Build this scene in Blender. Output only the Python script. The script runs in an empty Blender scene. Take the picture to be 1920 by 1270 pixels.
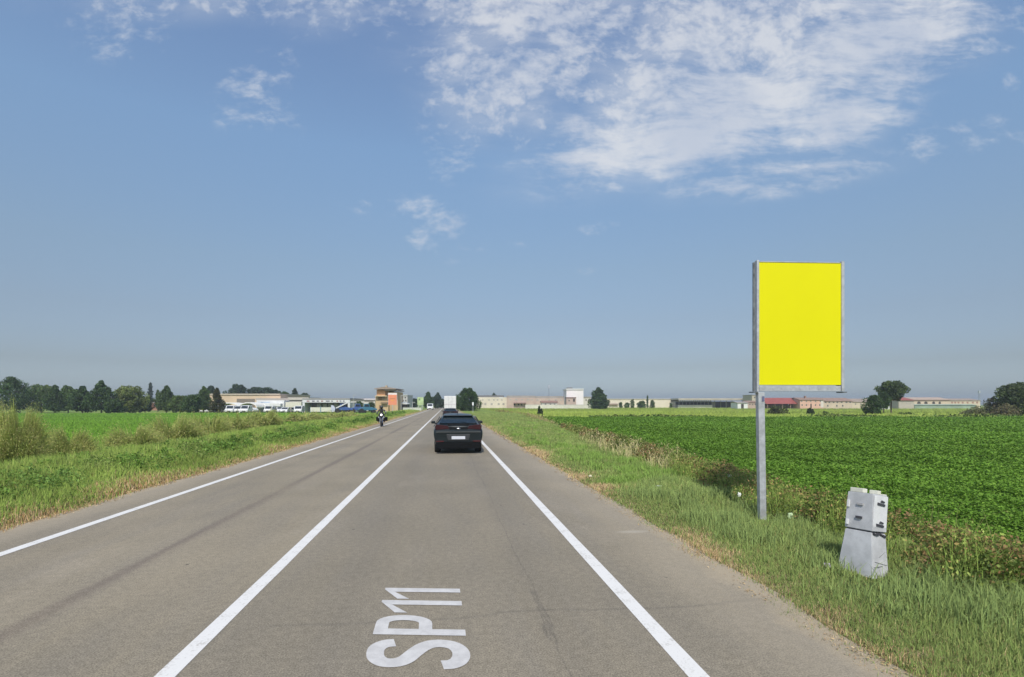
import bpy, bmesh, math, random
import numpy as np
from mathutils import Vector, Matrix
R = math.radians
sc = bpy.context.scene
COL = sc.collection
rng = np.random.default_rng(7)
random.seed(7)

# ------------------------------------------------------------------ camera
F = 1000.0            # focal length in photo pixels (photo is 1920 wide)
CX, HY = 960.0, 758.0 # principal column and horizon row in the photo
CAMH = 1.92
YAW = math.atan(0.122)
FW = Vector((math.sin(YAW), math.cos(YAW), 0)); RT = Vector((math.cos(YAW), -math.sin(YAW), 0))
cam_d = bpy.data.cameras.new('camera'); cam = bpy.data.objects.new('camera', cam_d); COL.objects.link(cam)
cam_d.sensor_width = 36; cam_d.lens = 36 * F / 1920
cam_d.shift_y = (HY - 635) / 1920
cam_d.clip_start = 0.1; cam_d.clip_end = 8000
cam.location = (0, 0, CAMH); cam.rotation_euler = (R(90), 0, -YAW)
sc.camera = cam

# ------------------------------------------------------------------ light
SUN_EL = R(50); SUN_AZ = R(189)       # compass bearing of the sun, clockwise from +Y
sun_d = bpy.data.lights.new('sun', 'SUN'); sun = bpy.data.objects.new('sun', sun_d); COL.objects.link(sun)
sun_d.energy = 2.9; sun_d.angle = R(0.6); sun_d.color = (1, 0.95, 0.86)
sdir = Vector((math.sin(SUN_AZ) * math.cos(SUN_EL), math.cos(SUN_AZ) * math.cos(SUN_EL), math.sin(SUN_EL)))
sun.rotation_euler = sdir.to_track_quat('Z', 'Y').to_euler()
sc.view_settings.view_transform = 'Standard'; sc.view_settings.look = 'None'
sc.view_settings.exposure = 0.3; sc.view_settings.gamma = 1.0
sc.view_settings.use_curve_mapping = False

class NT:
    """small helper around a node tree"""
    def __init__(s, tree): s.t = tree; tree.nodes.clear()
    def n(s, typ, **kw):
        nd = s.t.nodes.new(typ)
        for k, v in kw.items():
            if k[0] == 'i' and k[1:].isdigit(): s.put(nd, int(k[1:]), v)
            elif k.startswith('in_'): s.put(nd, k[3:].replace('_', ' '), v)
            else: setattr(nd, k, v)
        return nd
    def put(s, nd, key, v):
        if isinstance(v, bpy.types.Node): v = v.outputs[0]
        if isinstance(v, bpy.types.NodeSocket): s.t.links.new(v, nd.inputs[key])
        else: nd.inputs[key].default_value = v
    def math(s, op, a, b=0.0, c=None, clamp=False):
        nd = s.n('ShaderNodeMath', operation=op, use_clamp=clamp); s.put(nd, 0, a); s.put(nd, 1, b)
        if c is not None: s.put(nd, 2, c)
        return nd.outputs[0]
    def ramp(s, v, lo, hi, a=0.0, b=1.0, smooth=True):
        nd = s.n('ShaderNodeMapRange', interpolation_type='SMOOTHSTEP' if smooth else 'LINEAR')
        s.put(nd, 0, v); s.put(nd, 1, lo); s.put(nd, 2, hi); s.put(nd, 3, a); s.put(nd, 4, b)
        return nd.outputs[0]
    def mix(s, f, a, b, mode='MIX'):
        nd = s.n('ShaderNodeMix', data_type='RGBA', blend_type=mode); s.put(nd, 0, f); s.put(nd, 6, a); s.put(nd, 7, b)
        return nd.outputs[2]
    def noise(s, vec, scale, detail=3, rough=0.55, dist=0.0):
        nd = s.n('ShaderNodeTexNoise'); s.put(nd, 'Vector', vec); s.put(nd, 'Scale', scale)
        s.put(nd, 'Detail', detail); s.put(nd, 'Roughness', rough); s.put(nd, 'Distortion', dist)
        return nd.outputs[0]
    def comb(s, x, y, z=0.0):
        nd = s.n('ShaderNodeCombineXYZ'); s.put(nd, 0, x); s.put(nd, 1, y); s.put(nd, 2, z); return nd.outputs[0]

def c4(c): return (c[0], c[1], c[2], 1.0)

# ------------------------------------------------------------------ sky
world = bpy.data.worlds.new('World'); sc.world = world; world.use_nodes = True
w = NT(world.node_tree)
sky = w.n('ShaderNodeTexSky', sky_type='NISHITA', sun_disc=False, sun_elevation=SUN_EL, sun_rotation=SUN_AZ,
          altitude=100, air_density=1.0, dust_density=1.6, ozone_density=2.2)
tc = w.n('ShaderNodeTexCoord')
rot = w.n('ShaderNodeVectorRotate', rotation_type='Z_AXIS'); w.put(rot, 'Vector', tc.outputs['Generated']); w.put(rot, 'Angle', YAW)
sp = w.n('ShaderNodeSeparateXYZ', i0=rot.outputs[0])
ysafe = w.math('MAXIMUM', sp.outputs[1], 0.02)
ga = w.math('DIVIDE', sp.outputs[0], ysafe); gb = w.math('DIVIDE', sp.outputs[2], ysafe)
ab = w.comb(ga, gb)
def ell(px, py, rx, ry, deg=0.0, gain=1.0, soft=0.25):
    m = w.n('ShaderNodeMapping', vector_type='TEXTURE')
    w.put(m, 0, ab); w.put(m, 1, ((px - CX) / F, (HY - py) / F, 0)); w.put(m, 2, (0, 0, R(deg))); w.put(m, 3, (rx / F, ry / F, 1))
    l = w.n('ShaderNodeVectorMath', operation='LENGTH'); w.put(l, 0, m.outputs[0])
    return w.ramp(l.outputs['Value'], soft, 1.0, gain, 0.0)
def vmax(lst):
    o = lst[0]
    for q in lst[1:]: o = w.math('MAXIMUM', o, q)
    return o
mPuff = vmax([ell(1020, 10, 470, 210, 0, 1.0, 0), ell(980, 150, 260, 170, 10, 1.0, 0), ell(1380, 60, 480, 200, 6, 1.0, 0), ell(1230, 180, 320, 170, 15, 1.0, 0),
              ell(640, 5, 260, 90, 0, .72, 0), ell(860, 110, 200, 130, -25, .9, 0), ell(330, -5, 380, 70, 0, .48, 0)])
mStreak = vmax([ell(1400, 190, 620, 150, 17, 1.0, 0), ell(1240, 260, 320, 115, 10, 1.0, 0), ell(1650, 60, 330, 150, 18, 1.0, 0),
                ell(1560, 220, 240, 95, 12, .95, 0), ell(1180, 295, 290, 80, 8, .95, 0), ell(1250, 300, 130, 60, 20, 1.0, 0), ell(1460, 330, 330, 60, 8, .5, 0)])
mWisp = vmax([ell(470, 175, 120, 80, 40, .85, 0), ell(510, 215, 90, 60, -40, .6, 0), ell(215, 40, 150, 110, -20, .66, 0), ell(540, 120, 120, 40, 60, .45, 0),
              ell(1732, 273, 80, 44, 0, .98, 0), ell(1840, 250, 140, 50, -4, .75, 0), ell(1825, 95, 110, 55, 15, .8, 0),
              ell(850, 285, 90, 75, 30, .70, 0), ell(830, 420, 120, 50, -35, .66, 0), ell(800, 455, 90, 30, -35, .66, 0),
              ell(968, 457, 36, 20, 0, .65, 0), ell(1098, 515, 40, 20, 0, .45, 0), ell(1160, 300, 220, 80, 8, .75, 0), ell(720, 390, 120, 40, 0, .45, 0),
              ell(1510, 347, 110, 26, 3, .6, 0), ell(1900, 40, 90, 60, 20, .7, 0), ell(1895, 152, 36, 24, 0, .75, 0), ell(830, 225, 90, 40, 10, .6, 0), ell(1125, 430, 60, 20, 5, .4, 0)])
wz = w.n('ShaderNodeTexNoise'); w.put(wz, 'Vector', ab); w.put(wz, 'Scale', 6.0); w.put(wz, 'Detail', 3)
wv = w.n('ShaderNodeVectorMath', operation='SCALE'); w.put(wv, 0, wz.outputs[1]); w.put(wv, 'Scale', 0.05)
abw = w.n('ShaderNodeVectorMath', operation='ADD'); w.put(abw, 0, ab); w.put(abw, 1, wv.outputs[0]); abw = abw.outputs[0]
mp1 = w.n('ShaderNodeMapping', i0=abw, i2=(0, 0, R(-10)), i3=(1.0, 1.45, 1))
nPuff = w.noise(mp1.outputs[0], 28, 6, 0.60)
nBig = w.noise(abw, 6.5, 4, 0.5)
mp2 = w.n('ShaderNodeMapping', i0=abw, i2=(0, 0, R(-18)), i3=(1.0, 4.6, 1))
nStr = w.noise(mp2.outputs[0], 6.0, 8, 0.64)
mp3 = w.n('ShaderNodeMapping', i0=abw, i2=(0, 0, R(-30)), i3=(1.0, 1.8, 1))
nW = w.noise(mp3.outputs[0], 22, 6, 0.62)
def dens(mask, nz, lo, hi, k=0.85, amp=3.0):
    s = w.math('ADD', w.math('MULTIPLY', w.math('SUBTRACT', nz, 0.5), amp), w.math('MULTIPLY', mask, k))
    return w.math('MULTIPLY', w.ramp(s, lo, hi), w.ramp(mask, 0.0, 0.25))
nPB = w.math('ADD', w.math('MULTIPLY', nPuff, 0.68), w.math('MULTIPLY', nBig, 0.32))
dP = dens(mPuff, nPB, 0.04, 1.02, .74, 2.9)
nSB = w.math('ADD', w.math('MULTIPLY', nStr, 0.70), w.math('MULTIPLY', nPuff, 0.30))
dS = dens(mStreak, nSB, -0.02, 1.0, .88, 2.9)
dW = dens(mWisp, nW, 0.08, 1.1, .58, 2.4)
cd = w.math('MAXIMUM', w.math('MAXIMUM', w.math('MULTIPLY', dP, .80), w.math('MULTIPLY', dS, .84)), w.math('MULTIPLY', dW, .62))
veil = w.math('MULTIPLY', w.math('MAXIMUM', mPuff, mStreak), w.ramp(w.math('ADD', w.math('MULTIPLY', nBig, .5), w.math('MULTIPLY', nStr, .5)), .38, .62, .10, .55))
cd = w.math('MAXIMUM', cd, veil)
cd = w.math('MULTIPLY', cd, w.math('GREATER_THAN', sp.outputs[1], 0.05))
# sky tint by elevation: the low air is greyer, the upper air a soft blue
selev = w.n('ShaderNodeSeparateXYZ', i0=tc.outputs['Generated'])
tint = w.n('ShaderNodeValToRGB'); w.put(tint, 0, selev.outputs[2])
cr = tint.color_ramp; cr.elements[0].position = 0.0; cr.elements[0].color = (0.58, 0.69, 0.92, 1)
cr.elements[1].position = 0.6; cr.elements[1].color = (1.0, 1.0, 1.0, 1)
TINT = [(0.066, (0.47, 0.465, 0.52, 1)), (0.15, (0.59, 0.545, 0.53, 1)), (0.24, (0.73, 0.69, 0.63, 1)), (0.42, (0.96, 0.98, 0.92, 1))]
for p, c in TINT:
    e = cr.elements.new(p); e.color = c
skyc = w.mix(1.0, sky.outputs[0], tint.outputs[0], 'MULTIPLY')
cloudc = w.mix(w.ramp(nBig, .35, .65), (3.2, 3.45, 3.95, 1), (4.0, 4.1, 4.3, 1))
fin = w.mix(cd, skyc, cloudc)
bg = w.n('ShaderNodeBackground', i0=fin, i1=0.15)
wo = w.n('ShaderNodeOutputWorld', i0=bg.outputs[0])

# ------------------------------------------------------------------ pixel <-> world helpers (photo measurements)
def PD(px, d, z=0.0):
    p = FW * d + RT * ((px - CX) / F * d); return Vector((p.x, p.y, z))
def PG(px, py, z=0.0):
    return PD(px, (CAMH - z) * F / (py - HY), z)
def ZP(py, d): return CAMH + (HY - py) * d / F

# ------------------------------------------------------------------ terrain
def edgeR(y): return 5.1 + 0.085 * np.clip(y, 0, 90)      # where the roadside brambles start, right
def eR0(y): return 2.95 + np.clip(.013 * np.asarray(y, float), 0, .30)
def ground_z(x, y):
    x = np.asarray(x, float); y = np.asarray(y, float)
    def ss(a, b, t):
        t = np.clip((t - a) / (b - a), 0, 1); return t * t * (3 - 2 * t)
    e = edgeR(y)
    zr = 0.03 * ss(3.0, 3.8, x) - 0.43 * ss(0.0, 1.3, x - e)
    zl = 0.03 * ss(6.8, 7.4, -x) - 0.58 * ss(8.2, 16, -x)
    z = np.where(x > 0, zr, zl)
    bump = 0.035 * np.sin(x * 2.1 + y * .7) * np.sin(y * 1.3 - x * .5) * (ss(3.4, 4.6, x) + ss(7, 8.5, -x)) * np.clip(1.5 - np.abs(y) / 80, 0, 1)
    return z + bump - 0.03 * ((x > -6.9) & (x < 3.25))

# ------------------------------------------------------------------ materials
def newmat(name):
    m = bpy.data.materials.new(name); m.use_nodes = True; return m, NT(m.node_tree)
def outp(t, sh): t.n('ShaderNodeOutputMaterial', i0=sh)
MATS = {}
def M(name, col, rough=0.7, var=0.12, scale=3.0, metal=0.0, coat=0.0, bump=0.0, spec=0.5):
    if name in MATS: return MATS[name]
    m, t = newmat(name)
    g = t.n('ShaderNodeTexCoord')
    nz = t.noise(g.outputs['Object'], scale, 5, .6)
    f = t.ramp(nz, .3, .7, 1 - var, 1 + var * .6)
    cc = t.mix(1.0, c4(col), t.comb(f, f, f), 'MULTIPLY')
    b = t.n('ShaderNodeBsdfPrincipled'); t.put(b, 'Base Color', cc); t.put(b, 'Roughness', rough); t.put(b, 'Metallic', metal)
    t.put(b, 'Coat Weight', coat); t.put(b, 'Specular IOR Level', spec)
    if bump:
        bn = t.n('ShaderNodeBump', in_Strength=bump, in_Distance=0.02); t.put(bn, 'Height', t.noise(g.outputs['Object'], scale * 8, 3)); t.put(b, 'Normal', bn)
    outp(t, b); MATS[name] = m; return m
def leafmat(name, trans=0.35, rough=0.6, spec=0.3, up=0.0):
    m, t = newmat(name)
    a = t.n('ShaderNodeAttribute', attribute_name='tone'); a.attribute_type = 'GEOMETRY'
    b = t.n('ShaderNodeBsdfPrincipled'); t.put(b, 'Base Color', a.outputs['Color']); t.put(b, 'Roughness', rough); t.put(b, 'Specular IOR Level', spec)
    tr = t.n('ShaderNodeBsdfTranslucent'); t.put(tr, 0, a.outputs['Color'])
    if up:
        gn = t.n('ShaderNodeNewGeometry'); vs_ = t.n('ShaderNodeVectorMath', operation='SCALE'); t.put(vs_, 0, gn.outputs['Normal']); t.put(vs_, 'Scale', 1 - up)
        va = t.n('ShaderNodeVectorMath', operation='ADD'); t.put(va, 0, vs_.outputs[0]); t.put(va, 1, (0, 0, up)); vn = t.n('ShaderNodeVectorMath', operation='NORMALIZE'); t.put(vn, 0, va.outputs[0])
        t.put(b, 'Normal', vn.outputs[0])
    mx = t.n('ShaderNodeMixShader', i0=trans); t.put(mx, 1, b); t.put(mx, 2, tr)
    outp(t, mx); return m
LEAF = leafmat('foliage'); BLADE = leafmat('grass_blades', 0.12, 0.7, .15, .62); SOYL = leafmat('soy_leaves', .3, .65, .18, .25)
GREY = M('galvanised_steel', (.47, .49, .50), .5, .22, 9, .35)
def worldpos(t):
    g = t.n('ShaderNodeNewGeometry'); s = t.n('ShaderNodeSeparateXYZ', i0=g.outputs['Position']); return g.outputs['Position'], s.outputs

# asphalt
ASPH, t = newmat('asphalt')
P, xyz = worldpos(t)
fine = t.noise(P, 75, 2, .9)
mpv = t.n('ShaderNodeMapping', i0=P, i3=(1.0, 0.10, 1)); strk = t.noise(mpv.outputs[0], 1.8, 4, .6)
mpw = t.n('ShaderNodeMapping', i0=P, i3=(1.0, 0.03, 1)); wob = t.noise(mpw.outputs[0], 1.3, 3, .5)
patch = t.noise(P, 0.35, 4, .6)
xw = t.math('ADD', xyz[0], t.math('MULTIPLY', t.math('SUBTRACT', wob, .5), 0.9))
def band(x0, wd, amt, xs=xw):
    d = t.math('ABSOLUTE', t.math('SUBTRACT', xs, x0))
    return t.ramp(d, 0.0, wd, amt, 0.0)
base = t.mix(t.ramp(patch, .3, .7), c4((.222, .192, .138)), c4((.268, .230, .165)))
rl = t.math('MULTIPLY', t.ramp(xyz[0], -2.1, -1.6), t.ramp(xyz[0], 3.0, 1.6))
base = t.mix(t.math('MULTIPLY', rl, .34), base, c4((.165, .148, .118)))
wear = t.math('ADD', t.math('ADD', band(-0.95, .55, .16), band(.95, .5, .16)), t.math('ADD', band(-4.9, .5, .14), band(-2.9, .45, .06)))
base = t.mix(wear, base, c4((.12, .108, .09)))
lp = t.n('ShaderNodeMapping', i0=P, i3=(.55, .16, 1)); blot = t.noise(lp.outputs[0], 1.0, 5, .62)
base = t.mix(t.ramp(blot, .50, .72, 0, .38), base, c4((.15, .135, .11)))
base = t.mix(t.ramp(blot, .46, .30, 0, .30), base, c4((.33, .29, .23)))
tar = t.math('MULTIPLY', band(-3.62, .20, 1.0, t.math('ADD', xyz[0], t.math('MULTIPLY', t.math('SUBTRACT', wob, .5), .5))), t.ramp(strk, .25, .6, .2, .62))
base = t.mix(tar, base, c4((.12, .095, .08)))
crk = band(.86, .014, .35, t.math('ADD', xyz[0], t.math('MULTIPLY', t.math('SUBTRACT', t.noise(mpv.outputs[0], 3.0, 5, .7), .5), .35)))
tj = t.math('MULTIPLY', t.ramp(t.math('ABSOLUTE', t.math('SUBTRACT', t.math('ADD', xyz[1], t.math('MULTIPLY', t.noise(P, .8, 3, .5), .5)), 5.1)), 0, .05, .30, 0), t.ramp(xyz[0], -2.0, -1.2))
base = t.mix(tj, base, c4((.10, .09, .075)))
base = t.mix(crk, base, c4((.07, .065, .06)))
base = t.mix(t.ramp(strk, .35, .75, 0.0, .22), base, c4((.17, .16, .145)))
spk = t.math('MULTIPLY', t.ramp(fine, .3, .7, .60, 1.42), t.ramp(t.noise(P, 14, 3, .6), .3, .7, .90, 1.10))
base = t.mix(1.0, base, t.comb(spk, spk, spk), 'MULTIPLY')
vor = t.n('ShaderNodeTexVoronoi'); t.put(vor, 'Vector', P); t.put(vor, 'Scale', 1.1)
spot = t.ramp(vor.outputs[0], .018, .03, .8, 0.0)
base = t.mix(spot, base, c4((.03, .03, .028)))
patchl = t.n('ShaderNodeVectorMath', operation='DISTANCE'); t.put(patchl, 0, t.n('ShaderNodeMapping', i0=P, i3=(.8, 2.4, 1)).outputs[0]); t.put(patchl, 1, (2.78 * .8, 7.75 * 2.4, 0))
base = t.mix(t.ramp(patchl.outputs['Value'], .05, .3, .5, 0), base, c4((.42, .39, .33)))
edgen = t.math('MULTIPLY', t.math('SUBTRACT', t.noise(P, 2.2, 5, .65), .5), .8)
er = t.ramp(t.math('ADD', t.math('SUBTRACT', xyz[0], t.math('MINIMUM', t.math('MULTIPLY', xyz[1], .013), .3)), edgen), 2.80, 3.15)
el = t.ramp(t.math('ADD', xyz[0], edgen), -6.35, -6.75)
dirt = t.math('MAXIMUM', er, el)
dirtc = t.mix(t.ramp(fine, .3, .7), c4((.30, .24, .16)), c4((.42, .35, .24)))
base = t.mix(t.math('MULTIPLY', dirt, .7), base, dirtc)
sh = t.math('MAXIMUM', t.ramp(xyz[0], 2.0, 2.9), t.ramp(xyz[0], -5.9, -6.4))
base = t.mix(t.math('MULTIPLY', sh, .30), base, c4((.36, .31, .235)))
b = t.n('ShaderNodeBsdfPrincipled', in_Roughness=.85); t.put(b, 'Base Color', base); t.put(b, 'Specular IOR Level', .3)
bn = t.n('ShaderNodeBump', in_Strength=.25, in_Distance=.004); t.put(bn, 'Height', fine); t.put(b, 'Normal', bn)
outp(t, b)
# road paint
PAINT, t = newmat('road_paint'); P, xyz = worldpos(t)
n1 = t.noise(P, 40, 4, .7); n2 = t.noise(P, 5, 4, .6)
wearm = t.ramp(t.math('ADD', t.math('MULTIPLY', n1, .6), t.math('MULTIPLY', n2, .5)), .56, .72, 0, .7)
col = t.mix(wearm, c4((.66, .65, .62)), c4((.38, .36, .32)))
b = t.n('ShaderNodeBsdfPrincipled', in_Roughness=.7); t.put(b, 'Base Color', col); outp(t, b)
# ground
GROUND, t = newmat('ground_soil'); P, xyz = worldpos(t)
n1 = t.noise(P, 7, 6, .65); n2 = t.noise(P, .5, 5, .6); n3 = t.noise(P, .02, 4, .5)
g = t.mix(t.ramp(n1, .35, .65), c4((.055, .085, .02)), c4((.12, .14, .04)))
g = t.mix(t.ramp(n2, .45, .7, 0, .5), g, c4((.17, .15, .06)))
far = t.mix(t.ramp(n3, .35, .65), c4((.12, .20, .035)), c4((.20, .25, .06)))
isfar = t.ramp(xyz[1], 60, 90)
g = t.mix(isfar, g, far)
ed = t.math('MULTIPLY', t.ramp(xyz[0], 4.3, 3.4), t.ramp(xyz[0], -7.8, -7.0))
g = t.mix(t.math('MULTIPLY', ed, t.ramp(n1, .3, .6, .4, .95)), g, t.mix(t.ramp(n1, .4, .6), c4((.24, .17, .085)), c4((.36, .28, .16))))
b = t.n('ShaderNodeBsdfPrincipled', in_Roughness=.95); t.put(b, 'Base Color', g); t.put(b, 'Specular IOR Level', .1)
bn = t.n('ShaderNodeBump', in_Strength=.8, in_Distance=.03); t.put(bn, 'Height', n1); t.put(b, 'Normal', bn); outp(t, b)
def fieldmat(name, c1, c2, c3, sc1, stretch):
    m, t = newmat(name); P, xyz = worldpos(t)
    mp = t.n('ShaderNodeMapping', i0=P, i2=(0, 0, R(12)), i3=stretch)
    n1 = t.noise(mp.outputs[0], sc1, 6, .62); n2 = t.noise(mp.outputs[0], sc1 * .08, 4, .55); n3 = t.noise(P, 9, 4, .7)
    g = t.mix(t.ramp(n1, .32, .68), c4(c1), c4(c2)); g = t.mix(t.ramp(n2, .45, .62, 0, .75), g, c4(c3))
    f = t.ramp(n3, .3, .7, .7, 1.25); g = t.mix(1.0, g, t.comb(f, f, f), 'MULTIPLY')
    b = t.n('ShaderNodeBsdfPrincipled', in_Roughness=.95); t.put(b, 'Base Color', g); t.put(b, 'Specular IOR Level', .05)
    bn = t.n('ShaderNodeBump', in_Strength=.7, in_Distance=.1); t.put(bn, 'Height', n1); t.put(b, 'Normal', bn)
    outp(t, b); return m
FARF = fieldmat('far_crop', (.24, .32, .045), (.29, .37, .06), (.33, .37, .08), .25, (.25, 1, 1))
SOYF = fieldmat('soy_underlayer', (.025, .065, .008), (.04, .10, .012), (.05, .11, .015), 1.5, (1, 1, 1))
RICEF = fieldmat('rice_underlayer', (.09, .20, .015), (.12, .25, .022), (.14, .26, .03), .6, (.4, 1, 1))

# ------------------------------------------------------------------ object helpers
def tag(o, label=None, cat=None, group=None, kind=None):
    if label: o['label'] = label
    if cat: o['category'] = cat
    if group: o['group'] = group
    if kind: o['kind'] = kind
    return o
def empty(name, loc, rz=0.0, label=None, cat=None, group=None):
    o = bpy.data.objects.new(name, None); COL.objects.link(o); o.location = loc; o.rotation_euler = (0, 0, rz)
    o.empty_display_size = .3
    return tag(o, label, cat, group)
def link(name, me, mat=None, parent=None):
    o = bpy.data.objects.new(name, me); COL.objects.link(o)
    if mat is not None:
        for m_ in (mat if isinstance(mat, (list, tuple)) else [mat]): me.materials.append(m_)
    if parent is not None: o.parent = parent
    return o
class MB:
    """collects shapes into one mesh"""
    def __init__(s): s.bm = bmesh.new()
    def box(s, x0, x1, y0, y1, z0, z1, bev=0.0, mi=0):
        vs = [s.bm.verts.new(p) for p in ((x0, y0, z0), (x1, y0, z0), (x1, y1, z0), (x0, y1, z0), (x0, y0, z1), (x1, y0, z1), (x1, y1, z1), (x0, y1, z1))]
        fs = [s.bm.faces.new([vs[i] for i in q]) for q in ((0, 3, 2, 1), (4, 5, 6, 7), (0, 1, 5, 4), (1, 2, 6, 5), (2, 3, 7, 6), (3, 0, 4, 7))]
        for f in fs: f.material_index = mi
        if bev:
            es = list({e for f in fs for e in f.edges})
            bmesh.ops.bevel(s.bm, geom=es, offset=bev, segments=2, affect='EDGES', profile=.6)
        return s
    def poly(s, pts, mi=0):
        f = s.bm.faces.new([s.bm.verts.new(p) for p in pts]); f.material_index = mi; return s
    def prism(s, pts, a, b, axis='y', bev=0.0):
        """extrude a 2D outline between a and b along an axis"""
        def mk(p, v): return (p[0], v, p[1]) if axis == 'y' else (v, p[0], p[1]) if axis == 'x' else (p[0], p[1], v)
        lo = [s.bm.verts.new(mk(p, a)) for p in pts]; hi = [s.bm.verts.new(mk(p, b)) for p in pts]
        n = len(pts); fs = [s.bm.faces.new(lo), s.bm.faces.new(hi[::-1])]
        for i in range(n): fs.append(s.bm.faces.new([lo[i], lo[(i + 1) % n], hi[(i + 1) % n], hi[i]][::-1]))
        if bev:
            es = list({e for f in fs for e in f.edges})
            bmesh.ops.bevel(s.bm, geom=es, offset=bev, segments=2, affect='EDGES', profile=.6)
        return s
    def tube(s, p, q, r0, r1=None, n=8, caps=True):
        r1 = r0 if r1 is None else r1
        p, q = Vector(p), Vector(q); d = (q - p).normalized(); u = d.orthogonal().normalized(); v = d.cross(u)
        A = [s.bm.verts.new(p + (u * math.cos(6.28318 * i / n) + v * math.sin(6.28318 * i / n)) * r0) for i in range(n)]
        B = [s.bm.verts.new(q + (u * math.cos(6.28318 * i / n) + v * math.sin(6.28318 * i / n)) * r1) for i in range(n)]
        for i in range(n): s.bm.faces.new([A[i], A[(i + 1) % n], B[(i + 1) % n], B[i]])
        if caps: s.bm.faces.new(A[::-1]); s.bm.faces.new(B)
        return s
    def lathe(s, prof, axis_o, axis_d, n=20):
        """prof: list of (along, radius)"""
        o, d = Vector(axis_o), Vector(axis_d).normalized(); u = d.orthogonal().normalized(); v = d.cross(u); rings = []
        for a, r in prof: rings.append([s.bm.verts.new(o + d * a + (u * math.cos(6.28318 * i / n) + v * math.sin(6.28318 * i / n)) * max(r, 1e-4)) for i in range(n)])
        for k in range(len(rings) - 1):
            for i in range(n): s.bm.faces.new([rings[k][i], rings[k][(i + 1) % n], rings[k + 1][(i + 1) % n], rings[k + 1][i]])
        s.bm.faces.new(rings[0][::-1]); s.bm.faces.new(rings[-1]); return s
    def build(s, name, mat, parent=None, smooth=False):
        bmesh.ops.recalc_face_normals(s.bm, faces=s.bm.faces)
        me = bpy.data.meshes.new(name); s.bm.to_mesh(me); s.bm.free()
        if smooth:
            me.polygons.foreach_set('use_smooth', [True] * len(me.polygons))
        return link(name, me, mat, parent)
def npmesh(name, verts, tris, tone, mat, parent=None):
    """triangle soup with a per vertex tone"""
    me = bpy.data.meshes.new(name); nv = len(verts); nt = len(tris)
    me.vertices.add(nv); me.vertices.foreach_set('co', np.ascontiguousarray(verts, np.float32).ravel())
    me.loops.add(nt * 3); me.loops.foreach_set('vertex_index', np.ascontiguousarray(tris, np.int32).ravel())
    me.polygons.add(nt); me.polygons.foreach_set('loop_start', np.arange(nt, dtype=np.int32) * 3)
    me.update(calc_edges=True)
    at = me.color_attributes.new('tone', 'FLOAT_COLOR', 'POINT')
    cc = np.ones((nv, 4), np.float32); cc[:, :3] = tone; at.data.foreach_set('color', cc.ravel())
    return link(name, me, mat, parent)
def jitter(cols, n, amt=.18):
    """pick n colours between the palette entries with variation"""
    cols = np.array(cols); a = cols[rng.integers(0, len(cols), n)]; b = cols[rng.integers(0, len(cols), n)]
    f = rng.random((n, 1)); c = a * f + b * (1 - f)
    return np.clip(c * (1 + rng.normal(0, amt, (n, 1))), .002, 1)
def leaves(pos, size, cols, up=0.5, aspect=.6, parent=None):
    """diamond leaves folded on the midrib; pos Nx3"""
    n = len(pos); nrm = rng.normal(0, 1, (n, 3)); nrm[:, 2] = np.abs(nrm[:, 2]) + up * 2
    nrm /= np.linalg.norm(nrm, axis=1, keepdims=True)
    a = np.cross(nrm, rng.normal(0, 1, (n, 3))); a /= np.linalg.norm(a, axis=1, keepdims=True) + 1e-9
    b = np.cross(nrm, a); s = np.asarray(size).reshape(-1, 1) * rng.uniform(.7, 1.3, (n, 1))
    v = np.stack([pos - a * s * .5, pos + b * s * .5 * aspect + nrm * s * .12, pos + a * s * .5, pos - b * s * .5 * aspect + nrm * s * .12], 1).reshape(-1, 3)
    i = np.arange(n)[:, None] * 4
    t = np.concatenate([i + np.array([[0, 2, 1]]), i + np.array([[0, 3, 2]])], 1).reshape(-1, 3)
    return v, t, np.repeat(cols, 4, 0)
def blades(pos, h, wd, cols, lean=.35, tipcol=None):
    n = len(pos); h = np.asarray(h).reshape(-1, 1) * rng.uniform(.6, 1.3, (n, 1)); wd = np.asarray(wd).reshape(-1, 1) * np.ones((n, 1))
    az = rng.uniform(0, 6.283, n); d = np.stack([np.cos(az), np.sin(az), np.zeros(n)], 1)
    fa = rng.uniform(0, 6.283, n); s = np.stack([np.cos(fa), np.sin(fa), np.zeros(n)], 1) * wd
    up = np.array([[0, 0, 1.0]]); l = np.abs(rng.normal(0, lean, (n, 1)))
    mid = pos + up * h * .55 + d * h * l * .35; tip = pos + up * h * (1 - .3 * np.clip(l, 0, 1)) + d * h * l
    v = np.stack([pos - s * .5, pos + s * .5, mid - s * .42, mid + s * .42, tip], 1).reshape(-1, 3)
    i = np.arange(n)[:, None] * 5
    t = np.concatenate([i + np.array([[0, 1, 3]]), i + np.array([[0, 3, 2]]), i + np.array([[2, 3, 4]])], 1).reshape(-1, 3)
    if tipcol is None: tone = np.repeat(cols, 5, 0)
    else: tone = np.stack([cols, cols, cols * .5 + tipcol * .5, cols * .5 + tipcol * .5, tipcol], 1).reshape(-1, 3)
    return v, t, tone
def cat(parts):
    vs, ts, cs = [], [], []; o = 0
    for v, t, c in parts: vs.append(v); ts.append(t + o); cs.append(c); o += len(v)
    return np.concatenate(vs), np.concatenate(ts), np.concatenate(cs)
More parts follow.
